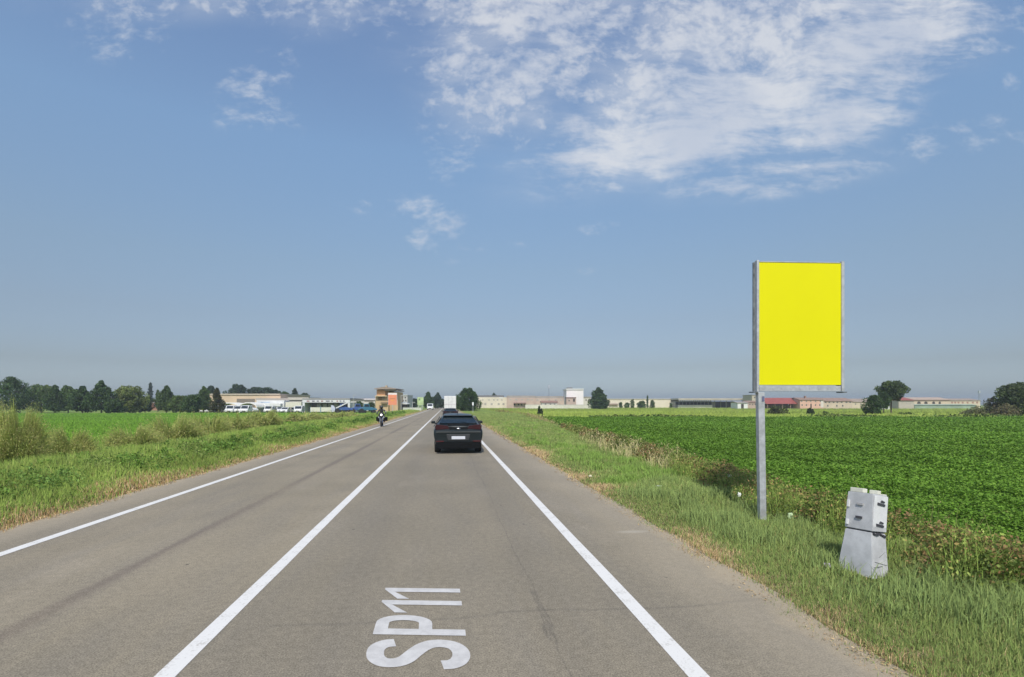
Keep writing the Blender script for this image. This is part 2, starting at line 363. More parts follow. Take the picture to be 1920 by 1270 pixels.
def vnoise(x, y, s, seed=0):
    """smooth value noise"""
    x = x * s + seed * 17.3; y = y * s + seed * 5.1
    xi = np.floor(x).astype(int); yi = np.floor(y).astype(int); fx = x - xi; fy = y - yi
    fx = fx * fx * (3 - 2 * fx); fy = fy * fy * (3 - 2 * fy)
    def hsh(a, b):
        q = np.sin(a * 127.1 + b * 311.7 + seed * 74.7) * 43758.5453; return q - np.floor(q)
    return (hsh(xi, yi) * (1 - fx) + hsh(xi + 1, yi) * fx) * (1 - fy) + (hsh(xi, yi + 1) * (1 - fx) + hsh(xi + 1, yi + 1) * fx) * fy
def scatter(xlo, xhi, y0, y1, K, p, step=1.12, cap=1e9):
    """points between two x limits (functions of y), density K/d^p per m2"""
    out = []; y = y0
    while y < y1:
        yn = min(y * step + .3, y1); ym = (y + yn) / 2; a, bb = xlo(ym), xhi(ym)
        if bb > a:
            nb = max(1, int((bb - a) / max(2.0, ym * .35)))
            for k in range(nb):
                xa = a + (bb - a) * k / nb; xb = a + (bb - a) * (k + 1) / nb; xm = (xa + xb) / 2
                d = math.hypot(xm, ym); n = int(min(K / d ** p, cap) * (xb - xa) * (yn - y))
                out.append(np.stack([rng.uniform(xa, xb, n), rng.uniform(y, yn, n)], 1))
        y = yn
    return np.concatenate(out)

# ------------------------------------------------------------------ ground sheet
def axis(pts):
    o = []
    for a, b, s in pts: o += list(np.arange(a, b, s))
    return np.array(o)
xs = axis([(-3000, -200, 200), (-200, -40, 20), (-40, -20, 4), (-20, 16, .4), (16, 40, 4), (40, 200, 20), (200, 3001, 200)])
ys = axis([(-300, -20, 40), (-20, -4, 4), (-4, 40, .5), (40, 120, 4), (120, 400, 20), (400, 4001, 200)])
X, Y = np.meshgrid(xs, ys); Z = ground_z(X, Y)
verts = np.stack([X, Y, Z], 2).reshape(-1, 3); nx, ny = len(xs), len(ys)
ii = (np.arange(ny - 1)[:, None] * nx + np.arange(nx - 1)[None, :]).reshape(-1)
tris = np.concatenate([np.stack([ii, ii + 1, ii + nx + 1], 1), np.stack([ii, ii + nx + 1, ii + nx], 1)])
g = npmesh('ground', verts, tris, (.1, .1, .05), GROUND); tag(g, kind='structure')
def sheet(name, pts, z, mat, kind='structure'):
    mb = MB(); mb.poly([(p[0], p[1], z) for p in pts]); return tag(mb.build(name, mat), kind=kind)
# the road: a sheet with slightly wavering edges
def strip(name, xl, xr, y0, y1, z, mat, wob=0.0, n=300):
    mb = MB(); yy = y0 + (y1 - y0) * (np.linspace(0, 1, n) ** 2.2); pl = pr = None
    for k, y in enumerate(yy):
        wl = wob * (random.random() - .5); wr = wob * (random.random() - .5)
        a = mb.bm.verts.new((xl + wl, y, z)); b_ = mb.bm.verts.new((xr + wr, y, z))
        if pl: mb.bm.faces.new([pl, pr, b_, a])
        pl, pr = a, b_
    return tag(mb.build(name, mat), kind='structure')
strip('road', -6.78, 3.30, -20, 3000, 0.0, ASPH, .10, 700)
for nm, xc, wd in (('edge_line', 1.76, .15), ('centre_line', -1.97, .15), ('edge_line', -5.66, .15)):
    strip(nm, xc - wd / 2, xc + wd / 2, -20, 3000, 0.004, PAINT, .006, 500)
# field sheets
sheet('soybean_field', [(6.6, -5), (13, 73.5), (170, 54.4), (170, -5)], -.28, SOYF)
sheet('far_field', [(12, 74.5), (12, 420), (700, 420), (500, 15.1)], -.20, FARF)
sheet('rice_field', [(-16.6, 4), (-300, 4), (-300, 137), (-16.6, 137)], -.42, RICEF)
# street map overlay caption, built as flat white lettering read along the road
def ribbon(mb, pts, wd, z):
    pts = [Vector(p) for p in pts]; L = []
    for i, p in enumerate(pts):
        d = (pts[min(i + 1, len(pts) - 1)] - pts[max(i - 1, 0)]).normalized(); nn = Vector((-d.y, d.x)) * wd / 2
        L.append((p + nn, p - nn))
    prev = None
    for a, b_ in L:
        cur = (mb.bm.verts.new((a.x, a.y, z)), mb.bm.verts.new((b_.x, b_.y, z)))
        if prev: mb.bm.faces.new([prev[0], prev[1], cur[1], cur[0]])
        prev = cur
def arc(cx, cy, rx, ry, a0, a1, n=14): return [(cx + rx * math.cos(R(a0 + (a1 - a0) * i / n)), cy + ry * math.sin(R(a0 + (a1 - a0) * i / n))) for i in range(n + 1)]
LET, t = newmat('overlay_lettering'); P, xyz = worldpos(t)
wl = t.ramp(t.noise(P, 85, 2, .8), .28, .40, .55, 0)
lc = t.mix(t.ramp(t.noise(P, 9, 4, .6), .3, .7), c4((.46, .45, .435)), c4((.56, .55, .53)))
lc = t.mix(wl, lc, c4((.27, .25, .21)))
b = t.n('ShaderNodeBsdfPrincipled', in_Roughness=.7); t.put(b, 'Base Color', lc); outp(t, b)
mb = MB(); H = .77; x0 = -.62; ystart = 3.93     # letter v axis -> -x , u axis -> +y
def tr(u, v, yo):
    dx = (.5 - v) * H; return (x0 + .385 + dx - (yo + u - 4.8) * .02, yo + u - dx * .16)
def spline(cp, n=6):
    cp = [Vector(c) for c in cp]; cp = [cp[0] * 2 - cp[1]] + cp + [cp[-1] * 2 - cp[-2]]; o = []
    for i in range(1, len(cp) - 2):
        p0, p1, p2, p3 = cp[i - 1:i + 3]
        for k in range(n):
            q = k / n; o.append(.5 * ((2 * p1) + (p2 - p0) * q + (2 * p0 - 5 * p1 + 4 * p2 - p3) * q * q + (3 * p1 - p0 - 3 * p2 + p3) * q ** 3))
    return o + [cp[-2]]
def stroke(pts, yo, wd):
    pts = [Vector((u, v * H)) for u, v in pts]; prev = None
    for i, p in enumerate(pts):
        d = (pts[min(i + 1, len(pts) - 1)] - pts[max(i - 1, 0)]).normalized(); nn = Vector((-d.y, d.x)) * wd / 2
        cur = [mb.bm.verts.new((*tr(q.x, q.y / H, yo), .005)) for q in (p + nn, p - nn)]
        if prev: mb.bm.faces.new([prev[0], prev[1], cur[1], cur[0]])
        prev = cur
stroke(spline([(.405, .745), (.385, .84), (.32, .91), (.235, .925), (.14, .90), (.075, .82), (.075, .70), (.13, .61), (.23, .54), (.33, .46), (.39, .37), (.405, .26), (.375, .15), (.30, .085), (.21, .07), (.12, .10), (.065, .17), (.05, .26)]), ystart, .135)
stroke([(.055, 0), (.055, 1)], ystart + .56, .12)
stroke([(.1155, .924), (.22, .924)] + arc(.24, .68, .115, .244, 80, -80, 12) + [(.22, .436), (.1155, .436)], ystart + .56, .115)
for yo in (ystart + 1.03, ystart + 1.38):
    mb.poly([(*tr(*q, yo), .005) for q in ((.31, 0), (.31, 1), (.26, 1), (.195, .86), (.195, 0))][::-1])
    mb.poly([(*tr(*q, yo), .005) for q in ((.1945, .862), (.2585, .998), (.0, .81), (.0, .66))][::-1])
lt = mb.build('overlay_caption', LET); tag(lt, kind='structure')

# ------------------------------------------------------------------ crops and verges (uncountable)
G1 = [(.185, .265, .065), (.235, .31, .085), (.145, .225, .055)]
G2 = [(.28, .31, .10)]
DRY = [(.50, .36, .18), (.58, .45, .26), (.38, .27, .13)]
BR = [(.20, .13, .05), (.26, .17, .07), (.14, .11, .035)]
def toz(xy, dz=0.0): return np.column_stack([xy, ground_z(xy[:, 0], xy[:, 1]) + dz])
# soybean leaves
xy = scatter(lambda y: float(edgeR(y)) + 1.25, lambda y: 1.27 * y + 5, 1.5, 89, 150000, 1.70)
xy = xy[xy[:, 1] * .9926 + xy[:, 0] * .121 < 74]; d = np.hypot(xy[:, 0], xy[:, 1])
hh = .36 + .16 * vnoise(xy[:, 0], xy[:, 1], 1.1, 1) + .10 * vnoise(xy[:, 0], xy[:, 1], .35, 2) + .05 * rng.normal(0, 1, len(xy))
row = np.sin((xy[:, 0] * .97 + xy[:, 1] * .05) * 6.283 / .75)
hh += .05 * row * np.clip(1.6 - d / 25, 0, 1)
pos = np.column_stack([xy, -.40 + np.clip(hh, .1, .9)])
cols = jitter([(.10, .20, .022), (.125, .235, .028), (.085, .175, .018), (.155, .265, .038)], len(xy), .11)
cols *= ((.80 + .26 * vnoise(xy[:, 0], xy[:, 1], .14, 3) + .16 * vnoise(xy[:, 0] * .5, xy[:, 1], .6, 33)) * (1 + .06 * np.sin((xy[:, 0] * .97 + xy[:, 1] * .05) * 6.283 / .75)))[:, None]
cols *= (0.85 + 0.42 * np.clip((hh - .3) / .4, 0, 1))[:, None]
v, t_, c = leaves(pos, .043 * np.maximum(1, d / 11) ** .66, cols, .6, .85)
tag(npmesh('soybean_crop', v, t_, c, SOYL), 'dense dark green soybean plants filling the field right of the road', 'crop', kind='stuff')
# rice, left
xy = scatter(lambda y: -(.78 * y + 6), lambda y: -16.2, 14, 136, 42000, 1.55)
d = np.hypot(xy[:, 0], xy[:, 1])
cols = jitter([(.12, .27, .018), (.15, .31, .03), (.18, .34, .04)], len(xy), .14) * (.88 + .24 * vnoise(xy[:, 0] * .4, xy[:, 1], .12, 4))[:, None]
v, t_, c = blades(np.column_stack([xy, np.full(len(xy), -.45)]), .32, .012 * np.maximum(1, d / 9), cols, .3)
tag(npmesh('rice_crop', v, t_, c, BLADE), 'bright green low rice crop in the field left of the road', 'crop', kind='stuff')
# far field tufts, right
xy = scatter(lambda y: 13, lambda y: 1.27 * y + 5, 50, 300, 21000, 1.8); xy = xy[xy[:, 1] * .9926 + xy[:, 0] * .121 > 75.5]
d = np.hypot(xy[:, 0], xy[:, 1])
cols = jitter([(.235, .34, .05), (.28, .37, .07), (.31, .385, .085)], len(xy), .12)
cols *= (.7 + .5 * vnoise(xy[:, 0] * .3, xy[:, 1], .06, 5))[:, None]
v, t_, c = blades(np.column_stack([xy, np.full(len(xy), -.22)]), .45, .014 * d / 9, cols, .3)
tag(npmesh('far_crop', v, t_, c, BLADE), 'yellow green crop beyond the dark soybean field', 'crop', kind='stuff')
# weedy margin between soy and far field
xy = np.column_stack([rng.uniform(13, 110, 5000), rng.normal(0, 1.2, 5000)]); xy[:, 1] += (76.5 - .121 * xy[:, 0]) / .9926
keep = vnoise(xy[:, 0], xy[:, 1] * 0, .16, 8) > .60; xy = xy[keep]
v, t_, c = leaves(np.column_stack([xy, -.3 + rng.random(len(xy)) * (.15 + .7 * vnoise(xy[:, 0], xy[:, 1] * 0, .16, 8))]), .42, jitter([(.07, .13, .025), (.11, .17, .04), (.15, .17, .05)], len(xy)), .3)
tag(npmesh('field_margin_weeds', v, t_, c, LEAF), 'low dark weeds along the far edge of the soybean field', 'weeds', kind='stuff')
# right verge grass
xy = scatter(lambda y: float(eR0(y)), lambda y: float(edgeR(y)) + .5, 1.2, 110, 100000, 1.62)
d = np.hypot(xy[:, 0], xy[:, 1]); e = edgeR(xy[:, 1]); e0 = eR0(xy[:, 1]); f = np.clip((xy[:, 0] - 3.2) / (e - 3.2), 0, 1)
kn = vnoise(xy[:, 0], xy[:, 1], .9, 6); kn2 = vnoise(xy[:, 0], xy[:, 1], 2.6, 16)
keep = rng.random(len(xy)) < np.clip(.10 + (xy[:, 0] - e0) * 2.2 + (kn2 - .5) * .9, .04, 1)
xy, d, f, kn, kn2, e0 = xy[keep], d[keep], f[keep], kn[keep], kn2[keep], e0[keep]
drymix = np.clip(1.0 - (xy[:, 0] - e0) / .7 + (kn - .5) * 1.7 + np.clip((kn2 - .62) * 2.2, 0, .5), .05, .95)
isdry = rng.random(len(xy)) < drymix * np.where(d < 24, 1, .6)
green = jitter(G1 + G2, len(xy), .18) * (.80 + .45 * kn)[:, None]
cols = np.where(isdry[:, None], jitter(DRY, len(xy)), green)
h = (.055 + .09 * f + .10 * kn2 * kn + .03 * (kn > .7)) * np.where(isdry, .75, 1) * (1 + .35 * np.clip((d - 14) / 20, 0, 1))
near = np.minimum(np.hypot(xy[:, 0] - 4.45, xy[:, 1] - 5.1), np.hypot(xy[:, 0] - 5.15, xy[:, 1] - 8.1)); h = h * np.clip(.35 + near * 1.1 - .2, .3, 1)
v, t_, c = blades(toz(xy, -.01), h, .0048 * np.maximum(1, d / 5.5), cols, .65, cols * 1.05 + .01)
tag(npmesh('verge_grass', v, t_, c, BLADE), 'short green and straw coloured grass on the right roadside verge', 'grass', kind='stuff')
# straw litter at the asphalt edge
xy = scatter(lambda y: 2.98, lambda y: 3.75, 1.2, 45, 15000, 1.6)
xyl = scatter(lambda y: -7.1, lambda y: -6.5, 8, 60, 30000, 1.6); xy = np.concatenate([xy, xyl])
keep = rng.random(len(xy)) < np.clip(vnoise(xy[:, 0], xy[:, 1], 2.2, 9) * 1.7 - .35, 0, 1) * np.clip(np.minimum(np.abs(xy[:, 0] - 2.9), np.abs(xy[:, 0] + 6.4)) * 3.2, 0, 1)
xy = xy[keep]; d = np.hypot(xy[:, 0], xy[:, 1])
v, t_, c = leaves(np.column_stack([xy, np.full(len(xy), .012)]), .03 * np.maximum(1, d / 8), jitter(DRY + [(.34, .22, .12)], len(xy)), 1.2, .35)
tag(npmesh('straw_litter', v, t_, c, BLADE), 'dry straw and dead leaves along the asphalt edges', 'straw', kind='stuff')
# taller bright tufts on the verge
tf = []
for k in range(260):
    y = 4 + 50 * random.random() ** 1.6; x = random.uniform(3.9, float(edgeR(y)) + .2)
    if min(math.hypot(x - 4.45, y - 5.1), math.hypot(x - 5.15, y - 8.1)) < .55: continue
    d0 = math.hypot(x, y); n = int(120 * min(1.5, 14 / d0) + 20); r = random.uniform(.08, .22)
    q = np.column_stack([rng.normal(x, r, n), rng.normal(y, r, n)])
    cc = jitter([(.18, .30, .055), (.23, .36, .08)] if y > 12 else [(.19, .27, .085), (.24, .32, .10)], n, .15)
    tf.append(blades(toz(q), random.uniform(.12, .28), .008 * max(1, d0 / 9), cc, .5))
v, t_, c = cat(tf); tag(npmesh('verge_tufts', v, t_, c, BLADE), 'taller fresh green grass tufts in the right verge', 'grass', kind='stuff')
# brambles along the ditch, right
br = []
def clump(x, y, r, h, n, pal, ls, z0=None, flat=.8):
    th = rng.uniform(0, 6.283, n); ph = np.arccos(rng.uniform(-.1, 1, n)); rr = r * (1 - .25 * rng.random(n) ** 2) * (1 + .18 * np.sin(th * 3 + x * 7) + .12 * rng.normal(0, 1, n))
    px = x + rr * np.sin(ph) * np.cos(th); py = y + rr * np.sin(ph) * np.sin(th) * flat
    zz = (ground_z(px, py) if z0 is None else z0) + h * (1 - .3 * rng.random(n)) * np.abs(np.cos(ph)) + .03
    return np.column_stack([px, py, zz]), jitter(pal, n, .22)
BG = [(.13, .19, .035), (.20, .26, .05), (.09, .14, .03)]
for k in range(560):
    y = 3.4 + 34 * random.random() ** 1.35; x = float(edgeR(y)) + random.uniform(-.1, 1.5); d0 = math.hypot(x, y)
    u = vnoise(np.array([x]), np.array([y]), .45, 11)[0]
    q_ = random.random()
    pal = [(.38, .23, .11), (.28, .20, .08), (.18, .22, .06)] if (u > .35 and q_ < .52) else [(.30, .31, .09), (.22, .28, .07)] if q_ < .65 else BG
    dens_ = 260 if 4 < y < 25 else 130
    p, cc = clump(x, y, random.uniform(.25, .5), random.uniform(.25, .72) * (.85 if y < 7 else 1), int(dens_ * min(1, 14 / d0) + 40), pal, 0)
    br.append(leaves(p, .042 * max(1, d0 / 11) ** .8, cc, .0, .7))
v, t_, c = cat(br); tag(npmesh('bramble_strip', v, t_, c, LEAF), 'green and rusty brown brambles along the ditch by the soybean field', 'brambles', kind='stuff')
wd_ = []
for k in range(110):
    y = 3.6 + 11 * random.random(); x = float(edgeR(y)) + random.uniform(-.35, .9); d0 = math.hypot(x, y); h_ = random.uniform(.25, .65)
    if math.hypot(x - 4.6, y - 5.5) < .45: continue
    n = 60; q = np.column_stack([rng.normal(x, .10, n), rng.normal(y, .10, n)]); cc = jitter([(.20, .30, .06), (.26, .34, .08), (.16, .25, .05)], n, .14)
    wd_.append(blades(toz(q), h_, .008, cc, .5, cc * 1.1)); p = toz(q); p[:, 2] += rng.uniform(.3, 1, n) * h_
    p[:, :2] += rng.normal(0, .08, (n, 2)); wd_.append(leaves(p, .045, jitter([(.22, .32, .06), (.28, .34, .09), (.36, .24, .10)], n), .1, .5))
v, t_, c = cat(wd_); tag(npmesh('ditch_weeds', v, t_, c, BLADE), 'uneven green weeds growing behind the billboard post and cabinet', 'weeds', kind='stuff')
# dry tall grass between verge and field
dg = []
for (ya, yb, n, hmin, hmax, pal, off) in ((13.5, 27, 5200, .40, 1.0, [(.66, .55, .33), (.56, .46, .25), (.42, .41, .16)], (-.7, .8)),
                                     (24, 80, 3600, .2, .75, [(.42, .34, .18), (.32, .27, .12), (.25, .30, .09)], (.2, 2.0)),
                                     (4.0, 8.5, 160, .7, 1.15, [(.30, .27, .12), (.24, .25, .09)], (.5, 1.5)),
                                     (60, 150, 2200, .3, .7, [(.30, .22, .11), (.22, .20, .08), (.16, .19, .05)], (-.5, 3.5))):
    y = rng.uniform(ya, yb, n); x = edgeR(y) + rng.uniform(off[0], off[1], n)
    cl = vnoise(x, y, .55, 13); kp = rng.random(n) < np.clip(cl * 2.0 - .5, .06, 1); x, y, cl = x[kp], y[kp], cl[kp]
    dd = np.hypot(x, y); q = toz(np.column_stack([x, y])); cc = jitter(pal, len(q), .15)
    hb = (hmin + (hmax - hmin) * cl) * rng.uniform(.45, 1.15, len(q))
    dg.append(blades(q, hb, .0052 * np.maximum(1, dd / 8), cc * np.array([[.8, .95, .75]]), .55, cc * 1.1))
    sel = rng.random(len(q)) < .4; q, hb, dd = q[sel], hb[sel], dd[sel]
    tips = q + np.column_stack([rng.normal(0, .07, len(q)), rng.normal(0, .07, len(q)), hb * rng.uniform(.75, 1.05, len(q))])
    dg.append(leaves(tips, .045 * np.maximum(1, dd / 12), jitter(pal, len(q), .12) * 1.1, 0, .3))
v, t_, c = cat(dg); tag(npmesh('dry_grass', v, t_, c, BLADE), 'tall straw coloured seeding grass along the right ditch', 'dry grass', kind='stuff')
# left verge: mown strip, then leafy herbs
xy = scatter(lambda y: -min(16.5, .8 * y + 3), lambda y: -6.62, 6, 150, 100000, 1.60)
d = np.hypot(xy[:, 0], xy[:, 1]); f = np.clip((-xy[:, 0] - 6.6) / 3.2, 0, 1); kn = vnoise(xy[:, 0], xy[:, 1], .7, 21); kn2 = vnoise(xy[:, 0], xy[:, 1], 2.2, 22)
keep = rng.random(len(xy)) < np.clip(.3 + (-xy[:, 0] - 6.6) * 2.4 + (kn2 - .5) * .9, .05, 1); xy, d, f, kn, kn2 = xy[keep], d[keep], f[keep], kn[keep], kn2[keep]
isdry = rng.random(len(xy)) < np.clip(1.05 - (-xy[:, 0] - 6.6) / .95 + (kn - .5) * 1.2, .06, .92)
cols = np.where(isdry[:, None], jitter(DRY + [(.34, .19, .08)], len(xy)), jitter([(.175, .27, .045), (.22, .32, .06), (.27, .335, .085)], len(xy), .18) * (.72 + .55 * kn)[:, None])
h = (.10 + .25 * f + .22 * f * kn2 + .12 * (kn > .6) * f) * np.where(isdry, .8, 1)
v, t_, c = blades(toz(xy, -.01), h, .006 * np.maximum(1, d / 7), cols, .5, cols * 1.08)
tag(npmesh('bank_grass', v, t_, c, BLADE), 'fresh green grass on the left roadside bank', 'grass', kind='stuff')
hb = []
for k in range(1900):
    y = 8 + 100 * random.random() ** 1.7; x = -random.uniform(8.0, 16.2)
    if -x > .8 * y + 3: continue
    d0 = math.hypot(x, y); u = vnoise(np.array([x]), np.array([y]), .3, 31)[0]
    pal = random.choice([[(.17, .30, .045), (.22, .36, .07)], [(.13, .25, .04), (.18, .29, .05)], [(.22, .30, .07), (.28, .34, .10)]]) if u > .3 else [(.15, .27, .05), (.20, .32, .07)]
    p, cc = clump(x, y, random.uniform(.25, .6), random.uniform(.2, .6), int(170 * min(1, 20 / d0) + 25), pal, 0)
    hb.append(leaves(p, .062 * max(1, d0 / 14) ** .85, cc, .1, .5))
v, t_, c = cat(hb); tag(npmesh('bank_herbs', v, t_, c, LEAF), 'leafy green weeds covering the left roadside bank', 'weeds', kind='stuff')

# ------------------------------------------------------------------ bushes and trees
BARK = M('bark', (.11, .085, .06), .9, .3, 4, bump=.4)
def bush(px, d, wpx, hpx, label, pal, group=None, cat_='bush', leafy=.5, plume=0.0, z=-.45, stems=True, dx=0):
    """a roadside shrub: leafy body plus arching stems"""
    base = PD(px, d, z); s = d / F; W = wpx * s / 2; Hh = hpx * s
    root = empty('bush', base, 0, label, cat_, group); parts = []
    nb = max(6, int(wpx / 8) + 4)
    if leafy:
        for k in range(nb):
            a = random.uniform(0, 6.28); r = W * .62 * math.sqrt(random.random()); hs = Hh * leafy * random.uniform(.6, 1.05)
            n = int(1500 * leafy / nb * max(1.0, min(3, 30 / d))) + 40
            p, cc = clump(r * math.cos(a), r * math.sin(a), W * random.uniform(.3, .5), hs, n, pal, 0, 0.0, 1.0)
            parts.append(leaves(p, .055 * max(1, d / 12) ** .85, cc, .1, .6))
    if plume:
        n = int(3200 * plume * max(.25, min(2, 25 / d)))
        a = rng.uniform(0, 6.283, n); r = W * .35 * np.sqrt(rng.random(n)); out = rng.uniform(.1, 1, n) ** .8
        q = np.column_stack([r * np.cos(a), r * np.sin(a), np.zeros(n)])
        hgt = Hh * (1.05 - .5 * out ** 2) * rng.uniform(.5, 1.12, n) * (.82 + .22 * np.sin(a * 3 + px) + .12 * np.sin(a * 7 + px * 2)); ex = np.column_stack([np.cos(a), np.sin(a), np.zeros(n)]) * (W * .75 * out)[:, None]
        m1 = q + ex * .35 + np.column_stack([np.zeros(n), np.zeros(n), hgt * .6]); m2 = q + ex + np.column_stack([np.zeros(n), np.zeros(n), hgt])
        fa = rng.uniform(0, 6.283, n); s_ = np.column_stack([np.cos(fa), np.sin(fa), np.zeros(n)]) * (.006 * max(1, d / 9))
        vv = np.stack([q - s_, q + s_, m1 - s_, m1 + s_, m2], 1).reshape(-1, 3); i = np.arange(n)[:, None] * 5
        tt = np.concatenate([i + np.array([[0, 1, 3]]), i + np.array([[0, 3, 2]]), i + np.array([[2, 3, 4]])], 1).reshape(-1, 3)
        gc = jitter([(.28, .36, .08), (.34, .41, .12)], n); tc_ = jitter([(.50, .54, .16), (.54, .47, .20), (.38, .47, .12)], n, .12)
        parts.append((vv, tt, np.stack([gc * .8, gc * .8, gc, gc, tc_], 1).reshape(-1, 3)))
        parts.append(leaves(np.concatenate([m2, m1 * .4 + m2 * .6]) + rng.normal(0, .03, (2 * n, 3)), .032 * max(1, d / 12), np.concatenate([tc_, tc_]), 0, .35))
    v, t_, c = cat(parts); npmesh('foliage', v, t_, c, LEAF, root)
    mb = MB()
    for k in range(7):
        a = random.uniform(0, 6.28); mb.tube((0, 0, -.05), (W * .5 * math.cos(a), W * .5 * math.sin(a), Hh * .55), .03 * max(1, d / 40), .008, 5)
    mb.build('stem', BARK, root); return root
OLV = [(.085, .12, .035), (.12, .14, .045), (.06, .09, .025)]
bush(30, 17.5, 110, 118, 'feathery pale bush with dark leafy base, cut by the left picture edge', [(.03, .05, .02), (.05, .075, .025), (.08, .05, .03)], 'bushes on the left bank', leafy=.62, plume=2.3, z=-.42)
bush(125, 20.5, 100, 62, 'rounded grey green feathery bush, second from the left picture edge', [(.07, .11, .035), (.10, .14, .05)], 'bushes on the left bank', leafy=.55, plume=2.0, z=-.42)
brown = [(.25, .23, .08), (.18, .22, .05), (.28, .22, .09)]
for (px, d_, wp, hp, lb) in ((255, 26, 115, 46, 'low brownish bush between the round grey bush and the taller weeds'),
                             (330, 30, 120, 54, 'wide brown green bush in front of the small light green trees'),
                             (392, 34, 100, 46, 'dusty olive bush in front of the arched white canopies'),
                             (445, 41, 80, 36, 'brown topped bush in front of the row of white cars'),
                             (500, 50, 70, 34, 'brown olive bush nearest the road, on the left bank'),
                             (575, 66, 90, 20, 'small brown bush in front of the white shop'),
                             (640, 82, 80, 14, 'low yellowish bush in front of the blue machines')):
    bush(px, d_, wp, hp, lb, brown + [(.09, .13, .035)], 'bushes on the left bank', leafy=.65, plume=1.2, z=-.42)

def tree(px, top, wpx, d, label, pal, shape='round', z=-.45, group=None, trunk=.2, name='tree', low=.12, dens_=1.0, lean=0, cat_='tree'):
    s = d / F; base = PD(px, d, z); H_ = ZP(top, d) - z; W = wpx * s / 2
    root = empty(name, base, random.uniform(0, 6), label, cat_, group)
    mb = MB(); th = H_ * (low + .25); r0 = max(.12, H_ * .022)
    mb.tube((0, 0, -.2), (0, 0, th), r0, r0 * .7, 7); mb.tube((0, 0, th), (r0, r0 * .5, H_ * .85), r0 * .7, r0 * .2, 6)
    for k in range(7):
        a = k * 2.4; zz = th * random.uniform(.6, 1.1) + k * .04 * H_
        mb.tube((0, 0, zz), (W * .6 * math.cos(a), W * .6 * math.sin(a), min(zz + H_ * .28, H_ * .9)), r0 * .45, r0 * .12, 5)
    mb.build('trunk', BARK, root)
    def env(f):   # half width at relative height f of the crown
        if shape == 'cone': return (1 - f) ** .75 * .95 + .08
        if shape == 'column': return .9 * (1 - abs(f * 1.9 - .9) ** 3 * .7)
        if shape == 'flame': return math.sin(math.pi * min(1, (f * .88 + .12)) ** .75) ** .7
        return math.sqrt(max(.03, 1 - (f * 1.75 - .8) ** 2)) if f < .999 else .15
    parts = []; nbl = int(32 * dens_) + 8; zc0 = H_ * low
    # one soft outline per tree: lobes spread over the envelope
    for k in range(nbl):
        f = (k + .5) / nbl; a = k * 2.399 + random.random(); zz = zc0 + (H_ - zc0) * f * .95
        e = W * env(f) * random.uniform(.58, 1.22); br_ = max(.18 * W, e * .40) * random.uniform(.7, 1.25)
        br_ = min(br_, (H_ - zc0) * .22); rc = max(0, e - br_ * .8)
        n = int(170 * dens_)
        u = rng.normal(0, 1, (n, 3)); u /= np.linalg.norm(u, axis=1, keepdims=True); rad = br_ * (.55 + .5 * rng.random((n, 1)))
        p = np.array([[rc * math.cos(a), rc * math.sin(a), min(zz, H_ - br_ * .7)]]) + u * rad * np.array([[1, 1, .85]])
        cc = jitter(pal, n, .2) * random.uniform(.72, 1.25)
        parts.append(leaves(p, max(.28, .0020 * d) * min(1.2, max(.5, W / 2.5)), cc, .05, .75))
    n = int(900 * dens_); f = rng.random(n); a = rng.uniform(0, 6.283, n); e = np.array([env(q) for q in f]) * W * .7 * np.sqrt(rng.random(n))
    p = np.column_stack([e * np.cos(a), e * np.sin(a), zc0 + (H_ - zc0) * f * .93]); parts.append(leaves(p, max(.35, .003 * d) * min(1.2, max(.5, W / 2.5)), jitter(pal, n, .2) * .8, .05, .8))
    v, t_, c = cat(parts); npmesh('crown', v, t_, c, LEAF, root); return root
DK = [(.06, .115, .032), (.09, .15, .04), (.05, .095, .032)]
DB = [(.05, .085, .045), (.065, .105, .05)]
MD = [(.095, .16, .035), (.12, .19, .05), (.075, .13, .03)]
LT = [(.19, .24, .06), (.23, .27, .08), (.15, .20, .05)]
TL = 'trees at the far edge of the left field'
for a in ((22, 707, 84, 128, 'tallest dark tree at the left picture edge', DK, 'flame'),
          (78, 722, 66, 150, 'light green broad tree behind the dark trees, second from the left', MD + LT[:1], 'round'),
          (103, 721, 34, 127, 'narrow dark pointed tree in front of the light green broad one', DK, 'flame'),
          (128, 723, 36, 145, 'mid green tree between two dark pointed trees', MD, 'round'),
          (155, 724, 46, 128, 'dark bushy tree just left of the tall dark tree', DK, 'flame'),
          (190, 713, 48, 127, 'tall dark ragged tree left of the round yellowish tree', DK, 'flame'),
          (214, 748, 34, 126, 'low dark tree at the foot of the tall ragged one', DK, 'round'),
          (243, 724, 58, 131, 'round yellowish green tree standing alone', LT, 'round'),
          (272, 743, 30, 140, 'small dark tree beside the round yellowish tree', DB, 'round'),
          (282, 715, 11, 230, 'very thin tall poplar behind the low roofs', DB, 'column'),
          (296, 729, 10, 170, 'thin small tree right of the poplar', MD, 'column'),
          (312, 723, 36, 142, 'mid green oval tree behind the low hedge', MD, 'flame'),
          (338, 742, 36, 136, 'yellow green low tree left of the dark bushy one', MD + LT[:1], 'round'),
          (362, 740, 38, 130, 'dark low tree left of the canopies', DK, 'round'),
          (382, 723, 30, 138, 'mid green tree at the left end of the cream warehouse', MD, 'flame'),
          (397, 722, 22, 185, 'bluish dark tree behind the warehouse left corner', DB, 'round'),
          (407, 727, 32, 132, 'pointed rusty green tree in front of the warehouse', [(.09, .10, .03), (.06, .10, .03), (.12, .09, .035)], 'cone')):
    tree(*a, group=TL)
TB = 'trees behind the left buildings'
